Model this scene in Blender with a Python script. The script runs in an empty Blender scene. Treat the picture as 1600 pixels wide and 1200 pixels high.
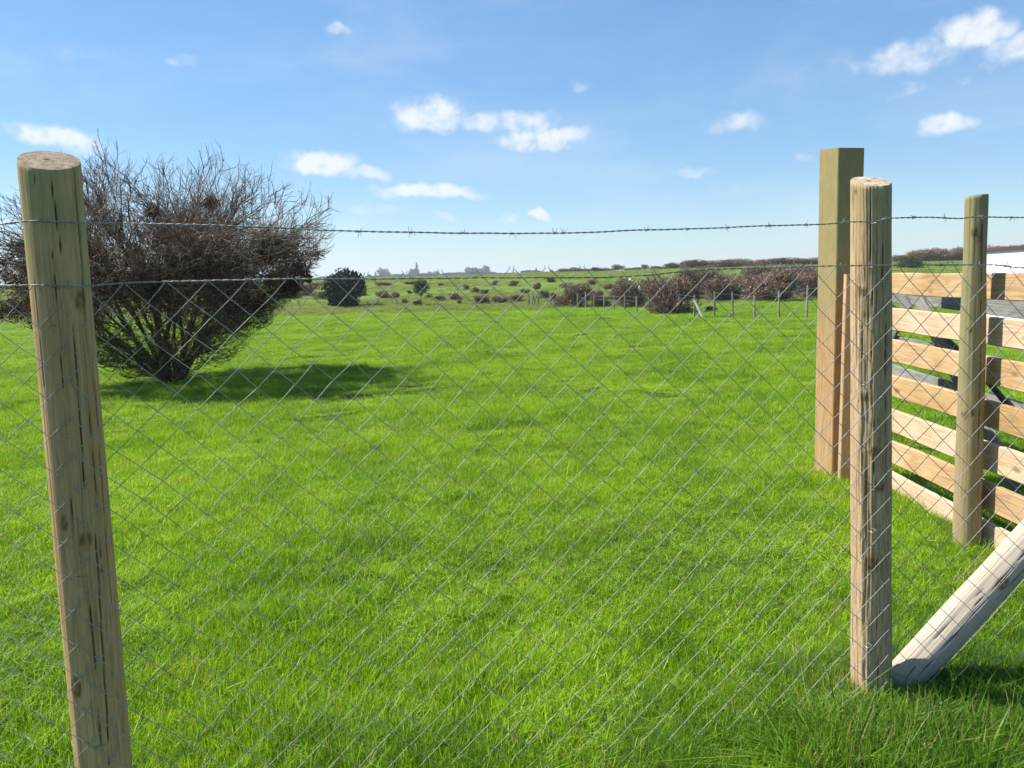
import bpy, math, random
import numpy as np
from mathutils import Vector, Matrix, noise
random.seed(11)
rng = np.random.default_rng(11)
R_ = math.radians
scene = bpy.context.scene
C = scene.collection

# ------------------------------------------------------------------ camera
F_PX, PITCH, ROLL = 1202.0, R_(8.05), R_(1.7)
EYE = Vector((0, 0, 1.5))
FW = Vector((0, math.cos(PITCH), -math.sin(PITCH)))
_r0, _u0 = Vector((1, 0, 0)), Vector((0, math.sin(PITCH), math.cos(PITCH)))
RT = (math.cos(ROLL) * _r0 - math.sin(ROLL) * _u0).normalized()
UP = (math.cos(ROLL) * _u0 + math.sin(ROLL) * _r0).normalized()
cam = bpy.data.cameras.new('camera')
cam.sensor_fit = 'HORIZONTAL'
cam.sensor_width = 36
cam.lens = 36 * F_PX / 1600
cam.clip_start, cam.clip_end = 0.05, 9000
cam_ob = bpy.data.objects.new('camera', cam)
C.objects.link(cam_ob)
m3 = Matrix((RT, UP, -FW)).transposed()
cam_ob.matrix_world = Matrix.Translation(EYE) @ m3.to_4x4()
scene.camera = cam_ob

# ------------------------------------------------------------------ light
SUN_EL = R_(50)
SUN_AZ = math.atan2(-0.946, 0.32)
SUN = Vector((math.sin(SUN_AZ) * math.cos(SUN_EL), math.cos(SUN_AZ) * math.cos(SUN_EL), math.sin(SUN_EL)))
sl = bpy.data.lights.new('sun', 'SUN')
sl.energy = 4.8
sl.angle = R_(0.55)
sl.color = (1.0, 0.94, 0.85)
so = bpy.data.objects.new('sun', sl)
C.objects.link(so)
so.rotation_mode = 'QUATERNION'
so.rotation_quaternion = SUN.to_track_quat('Z', 'Y')
so.location = (-6, 3, 9)
SKY_STRENGTH = 0.092
vs = scene.view_settings
vs.view_transform = 'Standard'
vs.look = 'None'
vs.gamma = 1
vs.exposure = 0.9
vs.use_curve_mapping = False
cy = scene.cycles
cy.use_denoising = True
cy.max_bounces = 8
cy.diffuse_bounces = 3
cy.glossy_bounces = 2
cy.transmission_bounces = 4
cy.transparent_max_bounces = 6
cy.volume_bounces = 1
cy.sample_clamp_indirect = 6
scene.render.film_transparent = False


def nd(nt, t, ins=None, **props):
    n = nt.nodes.new(t)
    for k, v in props.items():
        setattr(n, k, v)
    for k, v in (ins or {}).items():
        s = n.inputs[k]
        if isinstance(v, bpy.types.NodeSocket):
            nt.links.new(v, s)
        else:
            s.default_value = v
    return n


def math_(nt, op, a, b=None, c=None, clamp=False):
    ins = {0: a}
    if b is not None:
        ins[1] = b
    if c is not None:
        ins[2] = c
    return nd(nt, 'ShaderNodeMath', ins, operation=op, use_clamp=clamp).outputs[0]


def ramp(nt, fac, stops, interp='LINEAR'):
    n = nd(nt, 'ShaderNodeValToRGB', {0: fac})
    cr = n.color_ramp
    cr.interpolation = interp
    while len(cr.elements) < len(stops):
        cr.elements.new(0.5)
    for e, (p, c) in zip(cr.elements, stops):
        e.position = p
        e.color = (*c, 1) if len(c) == 3 else c
    return n.outputs[0]


def mix(nt, fac, a, b, mode='MIX'):
    n = nd(nt, 'ShaderNodeMix', data_type='RGBA', blend_type=mode)
    for s, v in ((n.inputs[0], fac), (n.inputs[6], a), (n.inputs[7], b)):
        if isinstance(v, bpy.types.NodeSocket):
            nt.links.new(v, s)
        elif isinstance(v, tuple) and len(v) == 3:
            s.default_value = (*v, 1)
        else:
            s.default_value = v
    return n.outputs[2]


def tnoise(nt, vec, scale, detail=3, rough=0.55, dist=0.0):
    return nd(nt, 'ShaderNodeTexNoise', {'Vector': vec, 'Scale': scale, 'Detail': detail, 'Roughness': rough, 'Distortion': dist})


def ray(px, py):
    return FW * F_PX + RT * (px - 800) - UP * (py - 600)


def proj(p):
    d = Vector(p) - EYE
    z = d.dot(FW)
    return 800 + F_PX * d.dot(RT) / z, 600 - F_PX * d.dot(UP) / z


# ------------------------------------------------------------------ sky
world = bpy.data.worlds.new('World')
scene.world = world
world.use_nodes = True
wt = world.node_tree
wt.nodes.clear()
sky = nd(wt, 'ShaderNodeTexSky', sky_type='NISHITA', sun_disc=False, sun_elevation=SUN_EL, sun_rotation=SUN_AZ)
sky.air_density, sky.dust_density, sky.ozone_density, sky.altitude = 1.0, 0.12, 3.5, 50
sky_flat = nd(wt, 'ShaderNodeGamma', {'Color': sky.outputs[0], 'Gamma': 0.62}).outputs[0]
skyc0 = nd(wt, 'ShaderNodeHueSaturation', {'Saturation': 1.34, 'Value': 1.58, 'Color': sky_flat}).outputs[0]
skyc = mix(wt, 1.0, skyc0, (0.82, 0.965, 1.11), 'MULTIPLY')
tc = nd(wt, 'ShaderNodeTexCoord').outputs['Generated']
nl = tnoise(wt, tc, 16, 3, 0.55)
nh = tnoise(wt, tc, 60, 3, 0.5)
nm = tnoise(wt, tc, 34, 4, 0.55)
w1 = nd(wt, 'ShaderNodeVectorMath', {0: nl.outputs['Color'], 1: (0.5, 0.5, 0.5)}, operation='SUBTRACT').outputs[0]
w1 = nd(wt, 'ShaderNodeVectorMath', {0: w1, 'Scale': 0.035}, operation='SCALE').outputs[0]
w2 = nd(wt, 'ShaderNodeVectorMath', {0: nh.outputs['Color'], 1: (0.5, 0.5, 0.5)}, operation='SUBTRACT').outputs[0]
w2 = nd(wt, 'ShaderNodeVectorMath', {0: w2, 'Scale': 0.012}, operation='SCALE').outputs[0]
wp = nd(wt, 'ShaderNodeVectorMath', {0: tc, 1: w1}, operation='ADD').outputs[0]
wp = nd(wt, 'ShaderNodeVectorMath', {0: wp, 1: w2}, operation='ADD').outputs[0]
CLOUDS = [(88, 219, 62, 20, 1.0), (525, 52, 24, 14, .55), (285, 86, 28, 9, .4), (680, 178, 70, 30, .95), (745, 188, 60, 18, .7),
          (820, 190, 80, 18, .7), (850, 215, 85, 22, .95), (500, 254, 58, 19, 1.1), (570, 273, 46, 11, .75), (672, 299, 98, 13, .9),
          (585, 326, 50, 14, .5), (793, 341, 21, 9, .75), (843, 340, 21, 9, .8), (700, 338, 20, 8, .5), (1150, 193, 48, 20, .62),
          (1487, 189, 42, 18, .85), (1420, 90, 80, 26, .62), (1518, 52, 48, 26, 1.0), (1585, 78, 62, 26, .62), (1420, 140, 42, 16, .4),
          (1515, 117, 28, 11, .4), (1080, 270, 48, 9, .42), (907, 137, 20, 9, .4), (1255, 113, 17, 8, .3), (1265, 244, 18, 9, .35),
          (1150, 300, 70, 14, .22), (130, 88, 90, 14, .25), (1340, 90, 60, 20, .25), (560, 350, 90, 14, .28), (950, 300, 80, 20, .15)]
tot = None
for (x, y, w, h, s) in CLOUDS:
    d = ray(x, y).normalized()
    r = UP.cross(d).normalized() * -1
    u = r.cross(d).normalized()
    if u.dot(UP) < 0:
        u = -u
    r = u.cross(d).normalized()
    fr = Matrix((r, u, r.cross(u))).transposed()
    mp = nd(wt, 'ShaderNodeMapping', {'Vector': wp, 'Location': d, 'Rotation': fr.to_euler('XYZ'),
                                      'Scale': (.92 * w / F_PX, .88 * h / F_PX, 0.35)}, vector_type='TEXTURE').outputs[0]
    ln = nd(wt, 'ShaderNodeVectorMath', {0: mp}, operation='LENGTH').outputs['Value']
    v = math_(wt, 'SUBTRACT', 1.25, ln, clamp=False)
    v = math_(wt, 'MULTIPLY', math_(wt, 'MINIMUM', math_(wt, 'MAXIMUM', v, 0.0), 0.75), s * 1.35)
    tot = v if tot is None else math_(wt, 'MAXIMUM', tot, v)
n3 = math_(wt, 'MULTIPLY_ADD', math_(wt, 'MULTIPLY_ADD', nh.outputs[0], 0.5, math_(wt, 'MULTIPLY', nm.outputs[0], 0.5)), 2.3, -0.5, clamp=True)
dens = math_(wt, 'MULTIPLY', tot, n3)
dens = nd(wt, 'ShaderNodeMapRange', {'Value': dens, 'From Min': 0.03, 'From Max': 0.78, 'To Min': 0, 'To Max': 0.88}, interpolation_type='SMOOTHSTEP').outputs[0]
# thin wisps all round the sky
stv = nd(wt, 'ShaderNodeMapping', {'Vector': tc, 'Scale': (1.0, 1.0, 3.2)}).outputs[0]
wz = tnoise(wt, stv, 3.2, 6, 0.62, 0.3).outputs[0]
wz = nd(wt, 'ShaderNodeMapRange', {'Value': wz, 'From Min': 0.42, 'From Max': 0.85, 'To Min': 0, 'To Max': 0.24}, interpolation_type='SMOOTHSTEP').outputs[0]
dens = math_(wt, 'MAXIMUM', dens, wz)
CLOUD_COL = (5.6, 5.8, 6.1)
wcol = mix(wt, dens, skyc, CLOUD_COL)
bg = nd(wt, 'ShaderNodeBackground', {'Color': wcol, 'Strength': SKY_STRENGTH})
wo = nd(wt, 'ShaderNodeOutputWorld', {'Surface': bg.outputs[0]})


# ------------------------------------------------------------------ helpers
def fbm(x, y, s, seed=0.0):
    return noise.noise(Vector((x / s + seed, y / s - seed * 1.7, seed * 0.37)))


def sstep(a, b, x):
    t = min(1, max(0, (x - a) / (b - a)))
    return t * t * (3 - 2 * t)


def H(x, y):
    """height of the ground"""
    z = -0.013 * max(0.0, min(y, 46) - 5)
    edge = 46 + 3 * fbm(x, 0, 20, 5)
    if y > edge:
        z += 2.15 * sstep(edge - 6, 125, y) + 0.25 * sstep(100, 300, y)
        z += 0.22 * fbm(x, y, 9, 2) * sstep(edge, edge + 12, y)
    near = (1 - sstep(45, 90, y)) * (1 - 0.9 * sstep(0.9, 2.0, x) * (1 - sstep(6.5, 10, y)))
    z -= 0.03 * sstep(1.2, 2.2, x) * (1 - sstep(6.5, 10, y))
    if near > 0:
        z += near * (0.075 * fbm(x, y, 1.7, 1) + 0.03 * fbm(x, y, 0.6, 3) + 0.05 * fbm(x, y, 6, 9))
    return z


def gnd(px, py, far=600):
    d = ray(px, py)
    d = d / d.y
    y = 1.5
    p = EYE + d * y
    while y < far:
        p = EYE + d * y
        if p.z <= H(p.x, p.y):
            break
        y += 0.02 + y * 0.004
    return Vector((p.x, p.y, H(p.x, p.y)))


def at_y(px, py, Y):
    d = ray(px, py)
    return EYE + d * (Y / d.y)


def mesh_ob(name, verts, faces, mats=None, parent=None, smooth=False, loc=None):
    me = bpy.data.meshes.new(name)
    if isinstance(verts, np.ndarray):
        verts = verts.tolist()
    if isinstance(faces, np.ndarray):
        faces = faces.tolist()
    me.from_pydata(verts, [], faces)
    if mats:
        for m in (mats if isinstance(mats, (list, tuple)) else [mats]):
            me.materials.append(m)
    if smooth:
        me.polygons.foreach_set('use_smooth', [True] * len(me.polygons))
    me.update()
    o = bpy.data.objects.new(name, me)
    C.objects.link(o)
    if parent:
        o.parent = parent
    if loc is not None:
        o.location = loc
    return o


def tag(o, label=None, cat=None, group=None, kind=None):
    if label:
        o['label'] = label
    if cat:
        o['category'] = cat
    if group:
        o['group'] = group
    if kind:
        o['kind'] = kind
    return o


def empty(name, loc=(0, 0, 0)):
    o = bpy.data.objects.new(name, None)
    C.objects.link(o)
    o.location = loc
    o.empty_display_size = 0.2
    return o


def tube(V, Fc, pts, radii, sides=6, cap=True):
    """add a tube along pts to the vertex and face lists"""
    pts = [Vector(p) for p in pts]
    n = len(pts)
    if not hasattr(radii, '__len__'):
        radii = [radii] * n
    t0 = (pts[1] - pts[0]).normalized()
    a = t0.orthogonal().normalized()
    base = len(V)
    for i, p in enumerate(pts):
        t = (pts[min(i + 1, n - 1)] - pts[max(i - 1, 0)])
        if t.length < 1e-9:
            t = t0
        t.normalize()
        a = (a - t * a.dot(t))
        if a.length < 1e-6:
            a = t.orthogonal()
        a.normalize()
        b = t.cross(a)
        for k in range(sides):
            an = 2 * math.pi * k / sides
            V.append(tuple(p + (a * math.cos(an) + b * math.sin(an)) * radii[i]))
    for i in range(n - 1):
        for k in range(sides):
            k2 = (k + 1) % sides
            Fc.append((base + i * sides + k, base + i * sides + k2, base + (i + 1) * sides + k2, base + (i + 1) * sides + k))
    if cap:
        Fc.append(tuple(base + k for k in reversed(range(sides))))
        Fc.append(tuple(base + (n - 1) * sides + k for k in range(sides)))


def principled(nt, **ins):
    b = nd(nt, 'ShaderNodeBsdfPrincipled', {k.replace('_', ' '): v for k, v in ins.items()})
    nt.links.new(b.outputs[0], nd(nt, 'ShaderNodeOutputMaterial').inputs[0])
    return b


def new_mat(name):
    m = bpy.data.materials.new(name)
    m.use_nodes = True
    m.node_tree.nodes.clear()
    return m, m.node_tree


# ------------------------------------------------------------------ materials
def mat_grass(name, c_dark, c_mid, c_lite, straw=(0.34, 0.27, 0.11), trans=0.42):
    m, t = new_mat(name)
    at = nd(t, 'ShaderNodeAttribute', attribute_name='bl')
    sep = nd(t, 'ShaderNodeSeparateColor', {0: at.outputs['Color']})
    pos = nd(t, 'ShaderNodeNewGeometry').outputs['Position']
    n1 = tnoise(t, pos, 0.55, 3, 0.6).outputs[0]
    n2 = tnoise(t, pos, 2.6, 3, 0.6).outputs[0]
    f = math_(t, 'ADD', math_(t, 'MULTIPLY', n1, 1.05), math_(t, 'MULTIPLY', n2, 0.85))
    f = math_(t, 'ADD', f, math_(t, 'MULTIPLY_ADD', sep.outputs[0], 0.5, -0.68))
    col = ramp(t, f, [(0.12, c_dark), (0.45, c_mid), (0.85, c_lite)])
    # blades are paler towards the sheath
    col = mix(t, math_(t, 'MULTIPLY', sep.outputs[2], 0.35), col, (0.20, 0.24, 0.05))
    n4 = tnoise(t, pos, 1.3, 2, 0.5).outputs[0]
    th = nd(t, 'ShaderNodeMapRange', {'Value': n4, 'From Min': 0.5, 'From Max': 0.75, 'To Min': 0.98, 'To Max': 0.80}).outputs[0]
    st = math_(t, 'GREATER_THAN', sep.outputs[1], th)
    col = mix(t, st, col, straw)
    b = nd(t, 'ShaderNodeBsdfPrincipled', {'Base Color': col, 'Roughness': 0.5, 'Specular IOR Level': 0.35})
    tr = nd(t, 'ShaderNodeBsdfTranslucent', {'Color': mix(t, 1.0, col, (1.25, 1.2, 0.6), 'MULTIPLY')})
    ms = nd(t, 'ShaderNodeMixShader', {0: trans, 1: b.outputs[0], 2: tr.outputs[0]})
    nd(t, 'ShaderNodeOutputMaterial', {0: ms.outputs[0]})
    return m


M_GRASS = mat_grass('grass_blades', (0.080, 0.190, 0.006), (0.218, 0.405, 0.013), (0.39, 0.56, 0.024))
M_HILLG = mat_grass('hill_grass_blades', (0.13, 0.155, 0.045), (0.21, 0.28, 0.05), (0.31, 0.34, 0.10))
M_TALL = mat_grass('tall_grass_blades', (0.045, 0.12, 0.010), (0.10, 0.235, 0.014), (0.21, 0.36, 0.03))


def mat_ground():
    m, t = new_mat('pasture_ground')
    pos = nd(t, 'ShaderNodeNewGeometry').outputs['Position']
    n1 = tnoise(t, pos, 0.35, 4, 0.6).outputs[0]
    n2 = tnoise(t, pos, 5.0, 4, 0.65).outputs[0]
    st = nd(t, 'ShaderNodeMapping', {'Vector': pos, 'Scale': (0.12, 0.5, 1)}).outputs[0]
    n3 = tnoise(t, st, 0.6, 4, 0.6).outputs[0]
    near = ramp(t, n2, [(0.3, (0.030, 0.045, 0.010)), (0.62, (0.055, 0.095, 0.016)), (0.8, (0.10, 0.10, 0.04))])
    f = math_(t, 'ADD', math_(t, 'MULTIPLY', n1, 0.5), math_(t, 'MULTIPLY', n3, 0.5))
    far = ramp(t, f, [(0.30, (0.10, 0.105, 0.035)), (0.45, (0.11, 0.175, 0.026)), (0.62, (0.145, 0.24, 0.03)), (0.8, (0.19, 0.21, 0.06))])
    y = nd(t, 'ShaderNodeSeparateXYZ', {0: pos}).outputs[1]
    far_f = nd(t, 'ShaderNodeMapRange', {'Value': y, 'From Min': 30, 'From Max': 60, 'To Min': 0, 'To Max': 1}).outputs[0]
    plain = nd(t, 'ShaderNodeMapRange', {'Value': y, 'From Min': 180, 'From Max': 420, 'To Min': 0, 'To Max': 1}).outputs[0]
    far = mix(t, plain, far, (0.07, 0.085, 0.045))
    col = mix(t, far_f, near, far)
    bp = nd(t, 'ShaderNodeBump', {'Strength': 0.6, 'Distance': 0.06, 'Height': n2})
    principled(t, Base_Color=col, Roughness=0.95, Specular_IOR_Level=0.1, Normal=bp.outputs[0])
    return m


def mat_post(name, wood, wood2, green, g_top, g_bot, g_side=0.0, g_amt=0.8, dark=0.5, bump=0.4):
    """round timber: local z runs along the grain, +y is one flank; stains by height, cracks with painted-in shade by attribute"""
    m, t = new_mat(name)
    oc = nd(t, 'ShaderNodeTexCoord').outputs['Object']
    xyz = nd(t, 'ShaderNodeSeparateXYZ', {0: oc})
    sv = nd(t, 'ShaderNodeMapping', {'Vector': oc, 'Scale': (1, 1, 0.045)}).outputs[0]
    fine = tnoise(t, sv, 150, 4, 0.65, 0.4).outputs[0]
    mid = tnoise(t, sv, 38, 4, 0.6, 0.8).outputs[0]
    blot = tnoise(t, oc, 9, 4, 0.6).outputs[0]
    s2 = nd(t, 'ShaderNodeMapping', {'Vector': oc, 'Scale': (1, 1, 0.55)}).outputs[0]
    fleck = tnoise(t, s2, 70, 5, 0.7).outputs[0]
    base = mix(t, ramp(t, mid, [(0.35, (0, 0, 0)), (0.65, (1, 1, 1))]), wood, wood2)
    base = mix(t, math_(t, 'MULTIPLY', ramp(t, fine, [(0.38, (1, 1, 1)), (0.5, (0, 0, 0))]), dark), base, (0.11, 0.075, 0.04))
    g = nd(t, 'ShaderNodeMapRange', {'Value': xyz.outputs[2], 'From Min': g_bot, 'From Max': g_top, 'To Min': -0.25, 'To Max': 0.75}).outputs[0]
    g = math_(t, 'ADD', g, math_(t, 'MULTIPLY', xyz.outputs[1], g_side))
    g = math_(t, 'ADD', g, math_(t, 'MULTIPLY_ADD', blot, 1.5, -0.75))
    g = math_(t, 'ADD', g, math_(t, 'MULTIPLY_ADD', mid, 0.7, -0.35), clamp=True)
    base = mix(t, math_(t, 'MULTIPLY', g, g_amt), base, green)
    base = mix(t, math_(t, 'MULTIPLY', ramp(t, fleck, [(0.60, (0, 0, 0)), (0.70, (1, 1, 1))]), 0.55 * dark), base, (0.06, 0.04, 0.022))
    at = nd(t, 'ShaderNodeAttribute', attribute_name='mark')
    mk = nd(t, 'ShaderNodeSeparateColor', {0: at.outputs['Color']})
    base = mix(t, mk.outputs[1], base, (0.14, 0.075, 0.032))
    base = mix(t, mk.outputs[0], base, (0.018, 0.013, 0.009))  # shade inside the cracks, painted into the wood colour
    base = mix(t, mk.outputs[2], base, (0.52, 0.36, 0.20))
    hgt = math_(t, 'ADD', math_(t, 'MULTIPLY', fine, 0.6), math_(t, 'ADD', math_(t, 'MULTIPLY', mid, 0.7), math_(t, 'MULTIPLY', fleck, -0.3)))
    bp = nd(t, 'ShaderNodeBump', {'Strength': bump, 'Distance': 0.004, 'Height': hgt})
    principled(t, Base_Color=base, Roughness=0.85, Specular_IOR_Level=0.15, Normal=bp.outputs[0])
    return m


def mat_endgrain(name, c1, c2, c3):
    m, t = new_mat(name)
    oc = nd(t, 'ShaderNodeTexCoord').outputs['Object']
    flat = nd(t, 'ShaderNodeMapping', {'Vector': oc, 'Scale': (1, 1, 0), 'Location': (0.004, 0.006, 0)}).outputs[0]
    n = tnoise(t, oc, 45, 5, 0.7).outputs[0]
    ln = nd(t, 'ShaderNodeVectorMath', {0: flat}, operation='LENGTH').outputs['Value']
    rg = math_(t, 'SINE', math_(t, 'ADD', math_(t, 'MULTIPLY', ln, 900), math_(t, 'MULTIPLY', n, 5)))
    f = math_(t, 'ADD', math_(t, 'MULTIPLY', rg, 0.05), n)
    col = ramp(t, f, [(0.3, c1), (0.5, c2), (0.72, c3)])
    core = nd(t, 'ShaderNodeMapRange', {'Value': ln, 'From Min': 0.004, 'From Max': 0.011, 'To Min': 0.85, 'To Max': 0}).outputs[0]
    col = mix(t, core, col, (0.05, 0.03, 0.02))
    bp = nd(t, 'ShaderNodeBump', {'Strength': 0.5, 'Distance': 0.003, 'Height': f})
    principled(t, Base_Color=col, Roughness=0.9, Specular_IOR_Level=0.1, Normal=bp.outputs[0])
    return m


def mat_board(name, c1, c2, c3, knot=True, grey=0.0, bump=0.25, axis='X'):
    """sawn board: local x runs along the grain"""
    m, t = new_mat(name)
    oc = nd(t, 'ShaderNodeTexCoord').outputs['Object']
    rnd = nd(t, 'ShaderNodeObjectInfo').outputs['Random']
    off = nd(t, 'ShaderNodeCombineXYZ', {0: math_(t, 'MULTIPLY', rnd, 31), 1: math_(t, 'MULTIPLY', rnd, 7), 2: math_(t, 'MULTIPLY', rnd, 3)}).outputs[0]
    p = nd(t, 'ShaderNodeVectorMath', {0: oc, 1: off}, operation='ADD').outputs[0]
    sc = {'X': (0.55, 6, 6), 'Z': (6, 6, 0.55)}[axis]
    sv = nd(t, 'ShaderNodeMapping', {'Vector': p, 'Scale': sc}).outputs[0]
    wv = tnoise(t, sv, 2.2, 2, 0.5, 0.6).outputs[0]
    rings = math_(t, 'SINE', math_(t, 'MULTIPLY', wv, 55))
    fine = tnoise(t, nd(t, 'ShaderNodeMapping', {'Vector': p, 'Scale': tuple(s * (0.4 if s < 1 else 1) for s in sc)}).outputs[0], 22, 4, 0.7).outputs[0]
    blot = tnoise(t, p, 3.5, 3, 0.5).outputs[0]
    f = math_(t, 'ADD', math_(t, 'MULTIPLY', rings, 0.055), math_(t, 'ADD', math_(t, 'MULTIPLY', fine, 0.55), math_(t, 'MULTIPLY', blot, 0.5)))
    col = ramp(t, f, [(0.34, c1), (0.52, c2), (0.70, c3)])
    if knot:
        kv = nd(t, 'ShaderNodeMapping', {'Vector': p, 'Scale': (1.7, 4.5, 4.5) if axis == 'X' else (4.5, 4.5, 1.7)}).outputs[0]
        vo = nd(t, 'ShaderNodeTexVoronoi', {'Vector': kv, 'Scale': 1.0, 'Randomness': 1.0}).outputs['Distance']
        k = nd(t, 'ShaderNodeMapRange', {'Value': vo, 'From Min': 0.04, 'From Max': 0.085, 'To Min': 0.75, 'To Max': 0}).outputs[0]
        col = mix(t, k, col, (0.20, 0.09, 0.035))
    col = nd(t, 'ShaderNodeHueSaturation', {'Saturation': math_(t, 'MULTIPLY_ADD', rnd, -0.3, 1.1), 'Value': math_(t, 'MULTIPLY_ADD', rnd, 0.18, 0.86), 'Color': col}).outputs[0]
    bp = nd(t, 'ShaderNodeBump', {'Strength': bump, 'Distance': 0.003, 'Height': f})
    principled(t, Base_Color=col, Roughness=0.75, Specular_IOR_Level=0.2, Normal=bp.outputs[0])
    return m


def mat_simple(name, c1, c2, scale=8, rough=0.8, spec=0.2, metal=0.0, vary=0.0, coords='Object'):
    m, t = new_mat(name)
    oc = nd(t, 'ShaderNodeTexCoord').outputs[coords]
    n = tnoise(t, oc, scale, 4, 0.6).outputs[0]
    col = ramp(t, n, [(0.35, c1), (0.65, c2)])
    if vary:
        rnd = nd(t, 'ShaderNodeObjectInfo').outputs['Random']
        col = nd(t, 'ShaderNodeHueSaturation', {'Value': math_(t, 'MULTIPLY_ADD', rnd, vary, 1 - vary / 2), 'Color': col}).outputs[0]
    principled(t, Base_Color=col, Roughness=rough, Specular_IOR_Level=spec, Metallic=metal)
    return m


def mat_leaf(name, c1, c2, c3, trans=0.2, vary=0.0, rough=0.7):
    m, t = new_mat(name)
    at = nd(t, 'ShaderNodeAttribute', attribute_name='bl')
    sep = nd(t, 'ShaderNodeSeparateColor', {0: at.outputs['Color']})
    col = ramp(t, sep.outputs[0], [(0.1, c1), (0.55, c2), (0.95, c3)])
    if vary:
        rnd = nd(t, 'ShaderNodeObjectInfo').outputs['Random']
        col = nd(t, 'ShaderNodeHueSaturation', {'Value': math_(t, 'MULTIPLY_ADD', rnd, vary, 1 - vary / 2), 'Color': col}).outputs[0]
    b = nd(t, 'ShaderNodeBsdfPrincipled', {'Base Color': col, 'Roughness': rough, 'Specular IOR Level': 0.2})
    tr = nd(t, 'ShaderNodeBsdfTranslucent', {'Color': col})
    ms = nd(t, 'ShaderNodeMixShader', {0: trans, 1: b.outputs[0], 2: tr.outputs[0]})
    nd(t, 'ShaderNodeOutputMaterial', {0: ms.outputs[0]})
    return m


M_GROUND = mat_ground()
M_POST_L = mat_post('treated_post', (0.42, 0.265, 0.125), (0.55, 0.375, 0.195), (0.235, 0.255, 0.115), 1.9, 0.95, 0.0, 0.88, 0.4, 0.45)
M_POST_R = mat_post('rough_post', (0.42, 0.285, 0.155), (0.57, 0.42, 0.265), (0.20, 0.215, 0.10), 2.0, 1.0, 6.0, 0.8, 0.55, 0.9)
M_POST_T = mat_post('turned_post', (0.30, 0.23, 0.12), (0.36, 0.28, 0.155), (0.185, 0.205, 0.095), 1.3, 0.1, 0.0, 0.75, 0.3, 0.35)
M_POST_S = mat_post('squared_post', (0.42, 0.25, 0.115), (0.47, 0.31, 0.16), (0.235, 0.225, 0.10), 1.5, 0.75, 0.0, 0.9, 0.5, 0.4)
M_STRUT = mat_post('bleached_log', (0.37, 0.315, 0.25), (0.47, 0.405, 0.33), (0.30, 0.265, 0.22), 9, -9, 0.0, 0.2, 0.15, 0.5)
M_END_L = mat_endgrain('weathered_end_grain', (0.15, 0.11, 0.075), (0.28, 0.22, 0.155), (0.40, 0.33, 0.245))
M_END_R = mat_endgrain('pale_end_grain', (0.22, 0.165, 0.11), (0.42, 0.345, 0.255), (0.60, 0.53, 0.43))
M_RAIL = mat_board('rail_timber', (0.37, 0.225, 0.105), (0.52, 0.345, 0.185), (0.62, 0.45, 0.28))
M_BATTEN = mat_board('batten_timber', (0.40, 0.24, 0.12), (0.52, 0.33, 0.18), (0.60, 0.42, 0.26), axis='Z')
M_GREY = mat_board('weathered_boards', (0.13, 0.13, 0.115), (0.22, 0.22, 0.20), (0.33, 0.325, 0.30), knot=False, bump=0.5)
M_WIRE = mat_simple('galvanised_wire', (0.26, 0.255, 0.24), (0.37, 0.36, 0.34), 60, 0.6, 0.4, 0.15)
M_BARB = mat_simple('barbed_wire_steel', (0.20, 0.19, 0.18), (0.40, 0.385, 0.36), 90, 0.5, 0.5, 0.5)
M_STAPLE = mat_simple('staple_steel', (0.25, 0.24, 0.22), (0.42, 0.40, 0.37), 90, 0.45, 0.5, 0.7)
M_TWIG = mat_leaf('bare_twigs', (0.075, 0.047, 0.031), (0.165, 0.112, 0.078), (0.32, 0.245, 0.185), 0.0, 0, 0.5)
M_BARK = mat_simple('bush_bark', (0.045, 0.034, 0.024), (0.11, 0.085, 0.06), 30, 0.9, 0.1)
M_DEAD = mat_leaf('dead_leaves', (0.030, 0.014, 0.008), (0.078, 0.036, 0.020), (0.16, 0.082, 0.046), 0.15)
M_MOSSY = mat_leaf('mossy_twigs', (0.05, 0.05, 0.022), (0.11, 0.105, 0.048), (0.21, 0.19, 0.10), 0.0)
M_SCRUB = mat_leaf('scrub_twigs', (0.125, 0.080, 0.055), (0.24, 0.16, 0.112), (0.39, 0.28, 0.205), 0.1, 0.35)
M_EVER = mat_leaf('evergreen_leaves', (0.008, 0.014, 0.007), (0.018, 0.029, 0.013), (0.036, 0.052, 0.024), 0.1)
M_GREENT = mat_leaf('young_tree_leaves', (0.03, 0.07, 0.012), (0.065, 0.125, 0.022), (0.11, 0.18, 0.035), 0.25)
M_FART = mat_leaf('far_tree_leaves', (0.010, 0.015, 0.010), (0.020, 0.027, 0.018), (0.038, 0.046, 0.03), 0.15, 0.5)
M_FARPOST = mat_simple('grey_stake_wood', (0.20, 0.18, 0.15), (0.36, 0.33, 0.28), 6, 0.85, 0.1, 0, 0.5)
M_SHED = mat_simple('white_painted_wall', (0.78, 0.79, 0.80), (0.84, 0.84, 0.84), 1.2, 0.55, 0.3)
M_ROOF = mat_simple('dark_roof_edge', (0.07, 0.03, 0.03), (0.11, 0.05, 0.05), 4, 0.5, 0.3)
M_HOSE = mat_simple('black_pipe', (0.012, 0.012, 0.013), (0.03, 0.03, 0.03), 12, 0.4, 0.4)


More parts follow.
